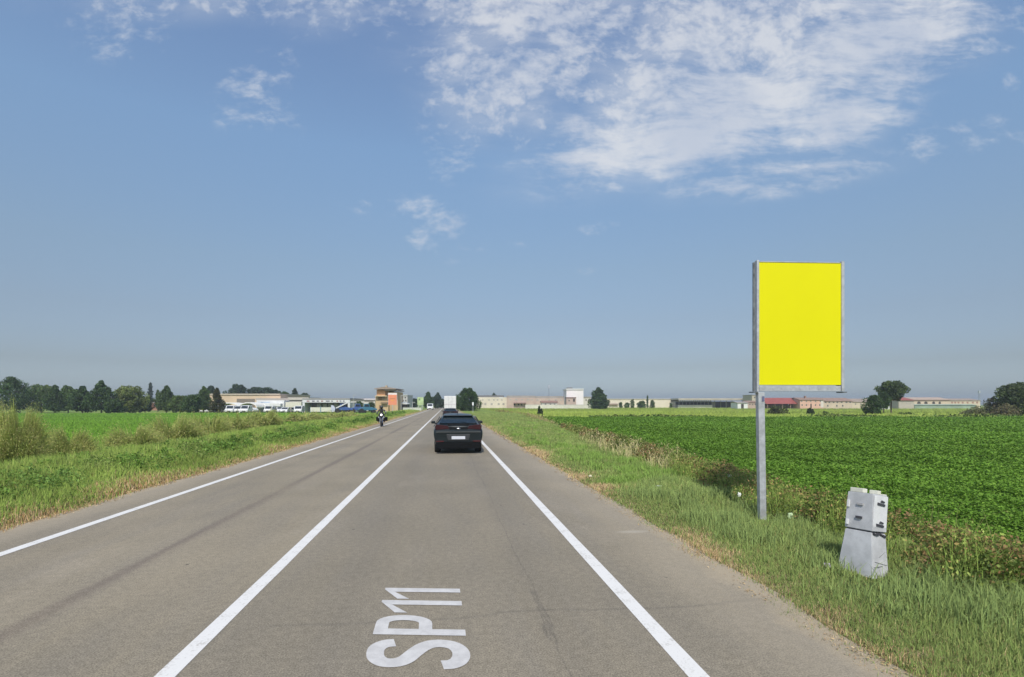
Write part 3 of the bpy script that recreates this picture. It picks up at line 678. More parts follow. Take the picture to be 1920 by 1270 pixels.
for a in ((446, 721, 42, 215, 'dark dome shaped tree behind the warehouse roof', DB, 'round'),
          (480, 726, 34, 220, 'dark broad tree behind the middle of the warehouse roof', DB, 'round'),
          (499, 727, 34, 222, 'dark tree behind the right half of the warehouse roof', DB, 'round'),
          (514, 731, 26, 224, 'dark low tree behind the warehouse right end', DB, 'round'),
          (534, 734, 20, 205, 'small green tree right of the cream warehouse', MD, 'round'),
          (553, 728, 24, 210, 'dark pointed tree between warehouse and white shop', DB, 'cone'),
          (572, 737, 16, 215, 'smallest dark tree above the grey roof', DB, 'round')):
    tree(*a, group=TB, low=.3)
for a in ((674, 752, 16, 150, 'small grey green tree behind the blue machines', MD, 'round'),
          (696, 754, 18, 140, 'small dark shrub tree left of the orange house', DK, 'round'),
          (777, 747, 16, 210, 'dark small tree left of the pale green panel', DB, 'round'),
          (803, 735, 24, 205, 'pointed dark tree left of the far road end', DK, 'flame'),
          (821, 736, 22, 225, 'loose dark tree nearest the far road end', DB, 'flame'),
          (829, 748, 14, 260, 'tiny dark tree left of the white lorry', DB, 'round')):
    tree(*a, z=-.2, group='trees near the far end of the road', dens_=.7)
tree(878, 728, 46, 150, 'dense rounded dark green tree right of the white lorry', [(.045, .09, .02), (.06, .115, .025)], 'round', z=-.2, low=.02)
tree(858, 740, 14, 165, 'narrow dark tree between lorry and rounded tree', DK, 'flame', z=-.2)
tree(926, 736, 11, 275, 'small dark round tree poking above the pale factory', DB, 'round', z=-.2, dens_=.5)
tree(1122, 727, 36, 205, 'dark green rounded tree right of the white tower block', [(.04, .085, .025), (.05, .10, .03), (.07, .11, .03)], 'flame', z=-.2, low=.02)
tree(1637, 741, 34, 100, 'small dark tree with clipped round crown at the field edge', DK, 'round', z=-.3, low=.05)
tree(1671, 715, 47, 112, 'broad dark tree with spreading crown behind the small clipped tree', [(.08, .12, .035), (.11, .15, .045), (.055, .09, .03)], 'round', z=-.3, low=.48, dens_=1.1)
tree(1657, 734, 24, 108, 'narrow dark tree filling the gap below the spreading crown', DK, 'round', z=-.3, low=.30)
tree(1908, 718, 72, 92, 'large dark tree cut by the right picture edge', [(.09, .13, .04), (.12, .165, .05), (.07, .10, .035)], 'round', z=-.3, low=.03, dens_=1.2)
tree(1862, 745, 30, 95, 'small brownish tree left of the large right edge tree', [(.14, .12, .06), (.10, .12, .04)], 'round', z=-.3, low=.02, dens_=.7)
for (px, d_, wp, hp, lb, pal) in ((1462, 100, 44, 20, 'dark brown green bush below the red roofed barn', [(.10, .11, .05), (.07, .09, .03)]),
                                  (1518, 100, 18, 15, 'small dark bush below the pink house', [(.06, .09, .03)]),
                                  (1548, 101, 14, 9, 'lowest green bush right of the pink house', [(.12, .17, .04)]),
                                  (1700, 98, 30, 8, 'flat green bush right of the clipped tree', [(.09, .14, .03)]),
                                  (1835, 96, 70, 22, 'wide grassy green bush near the right picture edge', [(.14, .17, .06), (.18, .17, .08)]),
                                  (1885, 88, 60, 30, 'brownish green bush under the large right edge tree', [(.13, .12, .06), (.15, .16, .06), (.18, .14, .08)]),
                                  (1014, 96, 12, 22, 'thin dark sapling bush at the near corner of the far field', [(.06, .09, .03)])):
    bush(px, d_, wp, hp, lb, pal, 'bushes at the soybean field edge', leafy=1.0, z=-.35)
for (px, top, wp, lb) in ((1164, 754, 8, 'small dark bush left end, before the long cream wall'), (1176, 755, 12, 'second small bush before the long cream wall'),
                          (1186, 748, 10, 'taller upright bush before the long cream wall'), (1203, 752, 20, 'wide low bush before the long cream wall'),
                          (1223, 750, 12, 'pointed bush right of the wide low one'), (1214, 740, 5, 'tiny tree top above the cream wall'),
                          (1258, 756, 6, 'lone dot like bush near the right end of the cream wall')):
    tree(px, top, wp, 262, lb, MD, 'round', z=-.2, name='shrub', low=.0, dens_=.35, group='shrubs before the cream wall', cat_='shrub')

# ------------------------------------------------------------------ buildings
PALE = (.62, .55, .45); GL = M('window_glass', (.035, .04, .045), .15, .1, 2)
DARK = M('dark_opening', (.05, .045, .04), .8, .2, 2)
class Bld:
    """local frame: x along the front, y away from the viewer"""
    def __init__(s, name, px0, px1, d, label, cat_='building', z=-.3, group=None):
        s.px0, s.d, s.k, s.z = px0, d, d / F, z
        p0 = PD(px0, d, 0); p1 = PD(px1, d, 0); s.w = (px1 - px0) * s.k; dd = p1 - p0
        s.root = empty(name, (p0.x, p0.y, 0), math.atan2(dd.y, dd.x), label, cat_, group)
    def X(s, px): return (px - s.px0) * s.k
    def Z(s, py): return s.z if py is None else ZP(py, s.d)
    def part(s, name, a, b, top, bot, y0, y1, mat, bev=0, label=None):
        mb = MB(); mb.box(s.X(a), s.X(b), y0, y1, s.Z(bot), s.Z(top), bev); o = mb.build(name, mat, s.root)
        if label: o['label'] = label
        return o
    def gable(s, a, b, eave, ridge, y0, y1, mat, over=.3, name='roof'):
        mb = MB(); x0, x1 = s.X(a) - over, s.X(b) + over; ze, zr = s.Z(eave), s.Z(ridge); ym = (y0 + y1) / 2; tk = .12
        mb.prism([(y0 - over, ze - tk), (y0 - over, ze), (ym, zr), (y1 + over, ze), (y1 + over, ze - tk), (ym, zr - tk)], x0, x1, 'x')
        o = mb.build(name, mat, s.root)
        mb = MB(); mb.prism([(y0 + .05, ze - tk - .02), (ym, zr - tk - .06), (y1 - .05, ze - tk - .02)], s.X(a) + .05, s.X(b) - .05, 'x'); mb.build('gable_wall', M('render_cream', (.50, .44, .36), .9), s.root)
        return o
    def windows(s, pxs, top, bot, wd, mat=None, y=-.03, name='window'):
        for q in pxs:
            mb = MB(); xx = s.X(q); w2 = wd * s.k / 2; mb.box(xx - w2, xx + w2, y, .1, s.Z(bot), s.Z(top)); f = mb.build(name, M('window_frame', (.45, .42, .38), .7), s.root)
            mb = MB(); mb.box(xx - w2 * .8, xx + w2 * .8, y - .02, y + .03, s.Z(bot) + .1, s.Z(top) - .1); mb.build('pane', mat or GL, f)
WHT = M('white_sheet_metal', (.66, .67, .66), .5, .1, .6); CRM = M('cream_render', (.52, .43, .33), .9, .1, .4); PNK = M('pink_render', (.47, .36, .30), .9, .14, .3)
GRYB = M('grey_concrete', (.33, .31, .28), .9, .15, .3); RED = M('red_roof_sheet', (.28, .075, .06), .6, .12, .5); TILE = M('clay_tiles', (.27, .18, .14), .9, .25, 1.2)
ASB = M('grey_roof', (.30, .28, .25), .9, .15, .5); LGR = M('pale_grey_wall', (.48, .48, .46), .8, .1, .5)
# left: cream warehouse
b = Bld('warehouse', 390, 526, 172, 'long flat roofed cream warehouse behind the arched white canopies', z=-.45)
b.part('wall', 390, 526, 740.5, None, 0, 25, M('warehouse_cream', (.58, .45, .32), .9, .1, .2)); b.part('roof', 389.5, 526.5, 738.5, 740.6, -.3, 25.3, M('warehouse_trim', (.50, .44, .36), .8))
b.part('loading_recess', 444, 478, 748, None, -.05, .4, M('brown_door', (.20, .17, .14), .8)); b.part('door', 520, 525, 755, None, -.05, .3, DARK)
for q in (398, 404): b.part('downpipe', q, q + .8, 742, None, -.12, .05, CRM)
# grey low building and white blocks
b = Bld('workshop', 480, 578, 165, 'low grey roofed workshop right of the cream warehouse', z=-.45)
b.part('wall', 482, 541, 751, None, 0, 12, LGR); b.part('roof', 480, 542, 747, 751.2, -.3, 12.3, M('workshop_roof', (.42, .38, .34), .8))
b.part('office_block', 541.5, 578, 750, None, .1, 10, GRYB); b.part('office_roof', 540, 579, 745.5, 750.1, -.2, 10.2, M('office_roof', (.50, .47, .40), .8))
b.windows([560, 568, 575], 753, 757, 4)
b = Bld('site_cabin', 481, 533, 158, 'long white cabin with pale blue stripes behind parked vans', z=-.45)
b.part('wall', 481, 533, 751, None, 0, 4, WHT, .05); b.part('stripe', 484, 506, 754, 755.4, -.04, .02, M('pale_blue', (.35, .45, .58), .6)); b.part('stripe', 484, 503, 757.4, 758.6, -.04, .02, M('pale_blue', (.35, .45, .58)))
b.part('door', 494, 507, 764, None, -.05, .05, DARK); b.part('awning', 494, 530, 757, 762, -1.5, -.06, WHT)
b = Bld('site_cabin', 535, 565, 156, 'cream white boxy cabin left of the white shop', z=-.45)
b.part('wall', 535, 565, 754, 764, 0, 5, M('cabin_cream', (.62, .60, .50), .7, .08), .05)
for q in (535, 547, 563): b.part('post', q, q + 2, 764, None, .1, .5, WHT)
b.part('back_wall', 536, 564, 764, None, 4, 4.4, DARK)
# arched canopies
def canopy(px0, px1, top, side, d, label):
    b = Bld('canopy', px0, px1, d, label, 'canopy', -.45, 'white canopies over the car yard'); n = 14; W = b.w; z1, z0 = b.Z(top), b.Z(side)
    pts = [(W * i / n, z0 + (z1 - z0) * math.sin(math.pi * i / n) ** .55) for i in range(n + 1)]; low = [(x, z - .28) for x, z in reversed(pts)]
    mb = MB(); mb.prism([(x, z) for x, z in pts] + low, 0, 6, 'y'); mb.build('canopy_roof', M('white_membrane', (.74, .73, .67), .6, .05), b.root)
    for x in (.2, W - .2):
        for y in (.2, 5.8): mb = MB(); mb.tube((x, y, -.6), (x, y, z0), .07, .07, 8); mb.build('post', WHT, b.root)
canopy(403, 449, 755, 763.5, 152, 'larger arched white canopy left of the warehouse recess')
canopy(447, 482, 754.5, 763, 151, 'arched white canopy before the warehouse recess')
canopy(376, 411, 761.5, 765.5, 150, 'low flat white canopy at the left end of the car yard')
# white shop
b = Bld('shop', 567, 656, 150, 'long white shop with lettered fascia and dark open front', z=-.45)
b.part('fascia', 567, 656, 749.5, 755, 0, .5, WHT); b.part('roof', 567, 656, 747, 749.3, -.1, 14, M('shop_roof', (.30, .29, .28), .8))
b.part('side_wall', 567, 571, 755.1, None, .05, 14, WHT); b.part('back_wall', 572, 656, 755.1, None, 5, 5.5, M('shop_back', (.17, .15, .14), .8)); b.part('side_wall', 652, 656, 755.1, None, .05, 14, WHT)
for i, (q, wq) in enumerate(((575, 5), (585, 5), (594, 4), (602, 4), (611, 7), (621, 3), (631, 3), (637, 3), (643, 3))):
    b.part('sign_mark', q, q + wq, 751.3, 753.3, -.05, .0, M('sign_dark', (.16, .15, .2), .6) if i % 3 else M('sign_red', (.30, .12, .13), .6))
for q in (589, 600, 611, 622, 633): b.part('display_case', q, q + 8, 756.8, 763.5, 2, 3, M('display', (.36, .34, .32), .7))
b2 = Bld('farm_shed', 654, 703, 175, 'pale low shed left of the orange house', z=-.3)
b2.part('wall', 654, 703, 750, None, 0, 10, M('shed_wall', (.55, .53, .49), .8)); b2.gable(654, 703, 750, 747, 0, 10, M('shed_roof', (.46, .42, .38), .8)); b2.part('door', 664, 672, 755, None, -.05, .2, DARK); b2.part('shutter', 684, 700, 751.6, 753.2, -.06, .1, M('brown_door', (.2, .17, .14)))
for px0, px1, lb in ((582, 600.5, 'left one of the two pale panels standing before the shop'), (602, 620.5, 'right one of the two pale panels standing before the shop')):
    b = Bld('hoarding', px0, px1, 142, lb, 'hoarding', -.45, 'pale panels before the shop'); b.part('panel', px0, px1, 764, 772.3, 0, .12, M('panel_cream', (.60, .60, .50), .7, .06)); b.part('post', px0 - .6, px0, 763, None, -.02, .16, M('panel_blue', (.12, .25, .33), .6)); b.part('post', px1, px1 + .6, 763, None, -.02, .16, M('panel_blue', (.12, .25, .33)))
# small houses seen between the left trees
b = Bld('house', 268, 300, 190, 'low red brick house with pale roof between the left trees', 'house', z=-.3)
b.part('wall', 275, 296, 756, None, 0, 8, M('brick_red', (.33, .17, .12), .9)); b.part('parapet', 274.5, 296.5, 750.5, 756, -.2, 8.2, M('parapet', (.60, .56, .50), .8)); b.windows([280, 290], 758, 762, 3)
b = Bld('house', 205, 216, 190, 'small cream gable house behind the dark left trees', 'house', z=-.3)
b.part('wall', 205, 216, 746, None, 0, 8, CRM); b.gable(205, 216, 746, 741, 0, 8, ASB)
# orange house
b = Bld('house', 701, 745, 158, 'tall orange apartment house with overhanging brown roof', 'house', z=-.2)
ORG = M('orange_render', (.58, .33, .17), .9, .12, .5); ORL = M('tan_render', (.52, .38, .22), .9, .12, .5)
b.part('wall', 704, 728, 743, None, 0, 9, ORL); b.part('upper_wall', 706, 722, 731, 743, .1, 8, ORG)
b.part('balcony_wall', 722, 728, 733, 743, 1.2, 8, M('shaded_tan', (.42, .30, .18), .9)); b.part('side_wing', 728.2, 744, 735, None, 1.5, 9, ORL)
mb = MB(); mb.prism([(b.X(703.5), b.Z(730.3)), (b.X(703.5), b.Z(729.0)), (b.X(722), b.Z(725.5)), (b.X(744.5), b.Z(729.0)), (b.X(744.5), b.Z(730.3))], -1.2, 10, 'y'); mb.build('roof', M('brown_roof', (.30, .24, .19), .8), b.root)
mb = MB(); mb.prism([(b.X(721), b.Z(733)), (b.X(721), b.Z(730.8)), (b.X(733), b.Z(729.2)), (b.X(746), b.Z(732)), (b.X(746), b.Z(733.5))], -.6, 9.5, 'y'); mb.build('lower_roof', M('tile_light', (.36, .30, .25), .9), b.root)
b.part('balcony', 705, 727, 742.2, 743.6, -1.1, .05, M('balcony_edge', (.60, .48, .30), .9)); b.part('shutter_window', 709, 716, 744.5, 750, -.05, .2, M('wood_brown', (.22, .12, .05), .7))
b.part('window', 716.5, 721, 744.2, 749, -.05, .2, M('dim_glass', (.26, .22, .16), .4)); b.part('awning', 715, 727, 754, 757, -.9, .05, M('awning_brown', (.24, .17, .10), .8)); b.part('chimney', 718, 721, 722.5, 727, 3, 4, ORL)
b.part('door', 711, 715, 760, None, -.05, .2, M('wood_brown', (.22, .12, .05)))
# orange roadside poster by the house
b = Bld('advertising_board', 728, 744, 140, 'orange and white advertising board before the orange house', 'billboard', z=-.1)
b.part('panel', 728, 744, 740.5, 759.5, 0, .15, M('poster_orange', (.75, .27, .14), .6, .08, .5)); b.part('header', 728, 744, 737, 740.5, 0, .15, M('poster_white', (.78, .70, .66), .6, .05))
b.part('caption', 731, 741, 747, 748.4, -.02, .0, M('poster_brown', (.48, .20, .08), .6)); b.part('emblem', 733, 739, 750, 752.5, -.02, .0, M('poster_amber', (.75, .33, .08), .6)); b.part('frame', 727.4, 728, 736.5, 760, -.03, .18, GREY); b.part('frame', 744, 744.6, 736.5, 760, -.03, .18, GREY)
b.part('post', 735.6, 736.6, 759.5, None, .02, .12, GREY)
b = Bld('office_building', 746, 764, 185, 'pale grey flat roofed building with glazed front right of the orange house', z=-.1)
b.part('wall', 746, 764, 741.5, None, 0, 10, LGR); b.part('roof', 745.6, 764.4, 740.5, 741.6, -.3, 10.3, WHT); b.windows([750, 755, 760], 744, 747.5, 3); b.windows([751, 756, 761], 749.5, 753.5, 2.4)
b = Bld('garage', 744, 764, 165, 'small dark canopy garage with white sloping roof', z=-.1)
mb = MB(); mb.prism([(b.X(744), b.Z(758)), (b.X(744), b.Z(757)), (b.X(751), b.Z(753.6)), (b.X(764), b.Z(757.4)), (b.X(764), b.Z(758.4))], -.5, 5, 'y'); mb.build('roof', WHT, b.root); b.part('wall', 746, 763, 758.4, None, 0, 4, DARK)
b = Bld('advertising_board', 782.5, 794, 170, 'pale green square board left of the pointed tree', 'billboard', z=-.1)
b.part('panel', 782.5, 794, 745, 760, 0, .3, M('board_green', (.42, .55, .28), .7, .25, .8)); b.part('post', 784, 785, 760, None, .05, .25, GREY); b.part('post', 791, 792, 760, None, .05, .25, GREY); b.part('emblem', 785, 788, 747.5, 751, -.03, .0, M('board_mark', (.16, .25, .12), .7))
b = Bld('garden_wall', 755, 790, 150, 'low white wall along the left bank near the house', 'wall', z=-.1); b.part('wall_face', 755, 790, 764.8, None, 0, .2, M('wall_white', (.55, .58, .48), .8)); b.part('coping', 755, 790, 764.3, 764.8, -.04, .24, LGR)
for px, top, lb in ((752.5, 742, 'taller pale lamp post before the grey building'), (774, 755, 'short pale post on the low white wall'), (663, 741, 'thin lamp post above the pale shed')):
    b = Bld('lamp_post', px - .5, px + .5, 148, lb, 'lamp post', z=-.1, group='lamp posts'); mb = MB(); mb.tube((0, 0, -.1), (0, 0, b.Z(top)), .09, .05, 8); mb.build('pole', LGR, b.root)
    mb = MB(); mb.box(-.1, .7, -.09, .09, b.Z(top) - .06, b.Z(top) + .05, .02); mb.build('lamp_head', LGR, b.root)
# right side
b = Bld('factory', 893, 950, 245, 'pale factory with dark flat roof behind the rounded tree', z=-.2)
b.part('wall', 893, 950, 745, None, 0, 20, M('factory_cream', (.62, .56, .46), .9, .12, .15)); b.part('roof', 893, 944, 741.5, 745.1, 1, 20, M('dark_roof', (.15, .15, .15), .8)); b.part('roof_light', 936, 944, 745.2, 747, -.1, .3, WHT); b.windows([905, 917, 926, 933, 941], 749, 751.5, 3, GRYB); b.windows([910, 922, 935, 944], 756, 760, 4, GRYB)
b = Bld('factory', 950, 1003, 240, 'pinkish factory hall left of the brown roofed shed', z=-.2)
b.part('wall', 950, 1003, 746, None, 0, 20, PNK); b.part('roof', 949.6, 1003.4, 742, 746.1, 1, 20, ASB); b.part('canopy', 963, 986, 755.2, 757, -1.5, .05, M('rust_brown', (.22, .14, .12), .8)); b.windows([957, 968, 979, 990, 998], 748.5, 751, 4, GRYB); b.windows([965, 972, 978], 757.2, 761, 3.5, DARK)
b = Bld('factory', 1003, 1062, 242, 'pinkish factory hall left of the white tower block', z=-.2)
b.part('wall', 1003, 1062, 747, None, 0, 20, M('dusty_rose', (.49, .39, .33), .9, .15, .25)); b.part('roof', 1002.6, 1062.4, 743, 747.1, 1, 20, ASB); b.windows([1008, 1030, 1042, 1052], 749, 751.5, 4, GRYB)
b = Bld('shed', 1016, 1045, 225, 'low shed with rust brown roof before the pink factory', 'shed', z=-.2)
b.part('wall', 1016, 1045, 755, None, 0, 8, M('shed_pale', (.58, .55, .48), .9)); b.gable(1016, 1045, 755, 751.5, 0, 8, M('rust_roof', (.27, .16, .12), .8)); b.windows([1023, 1032, 1040], 757, 760, 3)
b = Bld('tower_block', 1061, 1094, 232, 'tall white windowless tower block with rooftop unit', z=-.2)
b.part('wall', 1062, 1094, 731, None, 0, 14, M('tower_white', (.76, .72, .72), .7, .06, .15)); b.part('cornice', 1061, 1094.5, 729, 731, -.3, 14.3, WHT); b.part('rooftop_unit', 1065, 1075, 726.3, 729, 3, 7, M('dark_roof', (.15, .15, .15)))
b = Bld('factory', 1062, 1080, 226, 'small pinkish block at the foot of the white tower', z=-.2); b.part('wall', 1062, 1080, 746.5, None, 0, 5, PNK); b.part('roof', 1061.6, 1080.4, 745, 746.6, -.2, 5.2, M('rust_brown', (.22, .14, .12))); b.part('door', 1074.5, 1078, 748, 753.5, -.05, .1, DARK); b.windows([1067], 750, 753, 3)
b = Bld('factory', 1094, 1108, 236, 'pale low block between white tower and dark tree', z=-.2); b.part('wall', 1094, 1108, 746, None, 0, 8, M('shed_pale', (.58, .55, .48))); b.part('roof', 1093.8, 1108.2, 744, 746.1, -.2, 8.2, ASB); b.windows([1099, 1104], 749, 752, 2.6)
b = Bld('boundary_wall', 985, 1108, 222, 'long low pale boundary wall before the pink factories', 'wall', z=-.2); b.part('wall_face', 985, 1108, 759.5, None, 0, .3, M('wall_pale', (.60, .58, .50), .9, .12, .3)); b.part('coping', 985, 1108, 758.9, 759.5, -.06, .36, LGR)
b = Bld('warehouse', 1138, 1272, 275, 'long plain cream warehouse right of the dark rounded tree', z=-.2)
b.part('wall', 1138, 1272, 749, None, 0, 25, M('ivory_wall', (.66, .60, .48), .9, .08, .1)); b.part('roof', 1137.6, 1272.4, 748, 749.1, -.3, 25, M('ivory_trim', (.58, .52, .42), .8)); b.part('loading_bay', 1142, 1158, 757, 760, -.8, .05, M('bay_brown', (.26, .2, .16), .8)); b.windows([1257], 755, 758.5, 4, DARK)
b = Bld('factory', 1272, 1412, 262, 'long grey shed with sawtooth dark openings', z=-.2)
b.part('wall', 1272, 1412, 753, None, 6, 20, GRYB); b.part('roof', 1272, 1412, 747.2, 750, 0, 20, M('sandy_roof', (.44, .40, .33), .9, .15, .3))
mb = MB()
for i in range(17):
    q = 1273 + i * 4.1; mb.poly([(b.X(q), 5.9, b.Z(753)), (b.X(q + 4), 5.9, b.Z(753)), (b.X(q + 2), 5.9, b.Z(750.2))])
mb.build('sawtooth_panel', M('saw_grey', (.36, .34, .30), .9), b.root)
b.part('parapet', 1272, 1412, 750, 751.2, .1, 1, ASB)
for i in range(10): b.part('opening', 1274 + i * 7, 1279.5 + i * 7, 754, 759, 5.9, 6.3, DARK)
for q in (1350, 1360, 1371): b.part('bay_opening', q, q + 9, 753, None, 5.8, 6.4, DARK)
for q in (1348, 1359.3, 1370.4, 1381): b.part('column', q, q + .8, 751.3, None, 5.4, 5.8, LGR)
b.part('front_wall', 1275, 1340, 760, None, 3, 3.3, M('wall_pale', (.60, .58, .50)))
b = Bld('house', 1383, 1402, 225, 'small white house with dark doorway before the grey shed', 'house', z=-.2); b.part('wall', 1383, 1402, 755.5, None, 0, 7, WHT); b.gable(1383, 1402, 755.5, 753, 0, 7, ASB); b.part('doorway', 1389.5, 1394.5, 757.5, None, -.05, .1, DARK)
b = Bld('house', 1402, 1421, 228, 'pale pink house left of the billboard pole', 'house', z=-.2); b.part('wall', 1402, 1421, 754.5, None, 0, 8, PNK); b.gable(1402, 1421, 754.5, 751.5, 0, 8, TILE); b.windows([1406, 1411, 1416], 757, 760, 2.5)
b = Bld('silo_block', 1410, 1427, 250, 'square beige block rising behind the billboard pole', z=-.2); b.part('wall', 1410, 1427, 741.5, None, 0, 10, M('beige_block', (.44, .40, .31), .9)); b.part('roof', 1409.6, 1427.4, 740.5, 741.6, -.2, 10.2, ASB); b.windows([1415, 1421], 744, 747, 2.5)
b = Bld('barn', 1436, 1500, 220, 'open barn with large dark red roof right of the billboard pole', 'barn', z=-.2)
b.part('back_wall', 1438, 1499, 757.5, None, 9, 9.5, M('barn_dark', (.17, .12, .10), .9)); b.gable(1437, 1499, 757.2, 746, 0, 10, RED)
for q in (1439, 1453, 1467, 1482, 1497): b.part('post', q, q + 1, 757.8, None, .1, .35, M('barn_post', (.3, .2, .15), .8))
b.part('hay_stack', 1441, 1496, 760.2, None, 4, 8, M('hay', (.26, .18, .12), .95, .3, 1))
b = Bld('house', 1500, 1544, 218, 'pink farmhouse with three columns of windows beside the red barn', 'house', z=-.2)
b.part('wall', 1500, 1544, 750, None, 0, 9, M('salmon_render', (.60, .38, .29), .9, .1, .4)); b.gable(1500, 1544, 750, 745.5, 0, 9, TILE); b.windows([1503, 1512, 1520, 1529, 1538], 751, 754, 2.6, M('shutter_green', (.12, .13, .12), .7)); b.windows([1504, 1512, 1529, 1537], 758, 761.5, 2.4); b.part('door', 1519.4, 1521.8, 757.5, None, -.05, .1, DARK); b.part('chimney', 1517, 1519.5, 742.5, 748, 3, 4, TILE); b.part('side_wall', 1538.8, 1544, 750.3, 764.2, -.04, .0, M('white_plaster', (.60, .55, .50), .9))
b = Bld('farm_building', 1544, 1598, 225, 'long farm building with tiled roof and dark upper openings', 'farm building', z=-.2)
b.part('wall', 1544, 1598, 752.5, None, 0, 10, CRM); b.gable(1544, 1598, 752.3, 746, 0, 10, TILE); b.windows([1548, 1555, 1563, 1570, 1578, 1587, 1594], 753, 756, 4, DARK); b.windows([1552, 1569, 1580], 759, 763, 3, DARK)
b = Bld('farm_building', 1598, 1640, 228, 'farm building with greyer tiles left of the clipped tree', 'farm building', z=-.2)
b.part('wall', 1598, 1640, 754, None, 0, 10, M('sand_render', (.56, .48, .36), .9)); b.gable(1598, 1640, 753.8, 747.5, 0, 10, M('old_tiles', (.30, .24, .19), .9, .25, 1)); b.windows([1604, 1614, 1625, 1634], 756.5, 759, 3)
b = Bld('farm_building', 1648, 1688, 235, 'tan roofed barn behind the spreading tree', 'farm building', z=-.2); b.part('wall', 1648, 1688, 757, None, 0, 10, CRM); b.gable(1648, 1688, 757, 749, 0, 10, M('tan_tiles', (.40, .31, .24), .9, .2, 1)); b.windows([1683], 759, 762, 4, DARK)
b = Bld('house', 1685, 1714, 222, 'grey walled house with bright red hipped roof', 'house', z=-.2); b.part('wall', 1685, 1714, 751, None, 0, 9, M('greige', (.42, .38, .32), .9))
mb = MB(); x0_, x1_, ze, zr = b.X(1684), b.X(1715), b.Z(751), b.Z(744); pts = [(x0_, -.5, ze), (x1_, -.5, ze), (x1_, 9.5, ze), (x0_, 9.5, ze)]; top2 = [(x0_ + 2.6, 4.5, zr), (x1_ - 2.6, 4.5, zr)]
mb.poly([pts[0], pts[1], top2[1], top2[0]]); mb.poly([pts[1], pts[2], top2[1]]); mb.poly([pts[2], pts[3], top2[0], top2[1]]); mb.poly([pts[3], pts[0], top2[0]]); mb.poly(pts[::-1]); bmesh.ops.remove_doubles(mb.bm, verts=mb.bm.verts, dist=1e-4); mb.build('roof', RED, b.root); b.windows([1692, 1700, 1708], 754, 757.5, 2.4, GRYB)
b = Bld('farm_building', 1714, 1780, 240, 'long cream building with four dark arched openings', 'farm building', z=-.2)
b.part('wall', 1714, 1780, 750, None, 0, 12, M('arcade_cream', (.56, .46, .35), .9)); b.gable(1714, 1780, 749.8, 745, 0, 12, M('tan_tiles', (.40, .31, .24)))
b.part('eave_band', 1714, 1780, 749.9, 751.2, -.35, -.02, M('rust_brown', (.22, .14, .12)))
for q, wq in ((1723, 6.5), (1736, 6), (1750.5, 5), (1762, 4)):
    mb = MB(); x_ = b.X(q); w2 = wq * b.k / 2; zb, zt = b.Z(757.5), b.Z(753); mb.prism([(x_ - w2, zb), (x_ + w2, zb)] + [(x_ + w2 * math.cos(a), zb + (zt - zb) * (.4 + .6 * math.sin(a))) for a in np.linspace(0, math.pi, 9)], -.04, .1, 'y'); mb.build('arched_opening', DARK, b.root)
b = Bld('farm_building', 1780, 1838, 252, 'long low building with brick red piers at the right of the row', 'farm building', z=-.2)
b.part('wall', 1780, 1838, 751, None, 0, 12, M('sand_render', (.56, .48, .36))); b.gable(1780, 1838, 751, 747.2, 0, 12, M('old_tiles', (.30, .24, .19))); b.windows([1785, 1791, 1797, 1805, 1814, 1824, 1832], 753, 757, 4, M('brick_red', (.33, .17, .12)))
b = Bld('greenhouse', 1716, 1832, 225, 'long low greyish green net tunnel before the arched building', 'greenhouse', z=-.2); b.part('frame', 1716, 1832, 760, None, .3, 5, M('net_green', (.26, .34, .26), .8, .2, .4)); 
mb = MB(); mb.prism([(0, b.Z(760)), (2.5, b.Z(758.2)), (5.3, b.Z(760))], b.X(1716), b.X(1832), 'x'); mb.build('roof', M('net_green', (.26, .34, .26)), b.root)
# masts
def mast(px, top, d, label, r=.35, arms=True):
    b = Bld('mast', px, px + 1, d, label, 'mast', z=-.2); zt = b.Z(top); mb = MB()
    for sx, sy in ((-1, -1), (1, -1), (1, 1), (-1, 1)): mb.tube((sx * r, sy * r, -.3), (sx * r * .3, sy * r * .3, zt), .06, .05, 5)
    for k in range(12):
        za = zt * k / 12; f = 1 - .7 * k / 12; mb.tube((-r * f, -r * f, za), (r * f, -r * f, za + zt / 12), .04, .04, 4); mb.tube((r * f, r * f, za), (-r * f, r * f, za + zt / 12), .04, .04, 4)
    mb.build('lattice', M('mast_steel', (.24, .28, .32), .6), b.root); mb = MB()
    mb.box(-.5, .5, -.3, .3, zt - 1.6, zt - .2, .05); mb.build('antenna', M('mast_head', (.34, .38, .42), .6), b.root)
mast(1029, 722, 260, 'thin lattice mast above the pink factory'); mast(1836, 732, 300, 'dark distant mast at the right end of the buildings', .5)

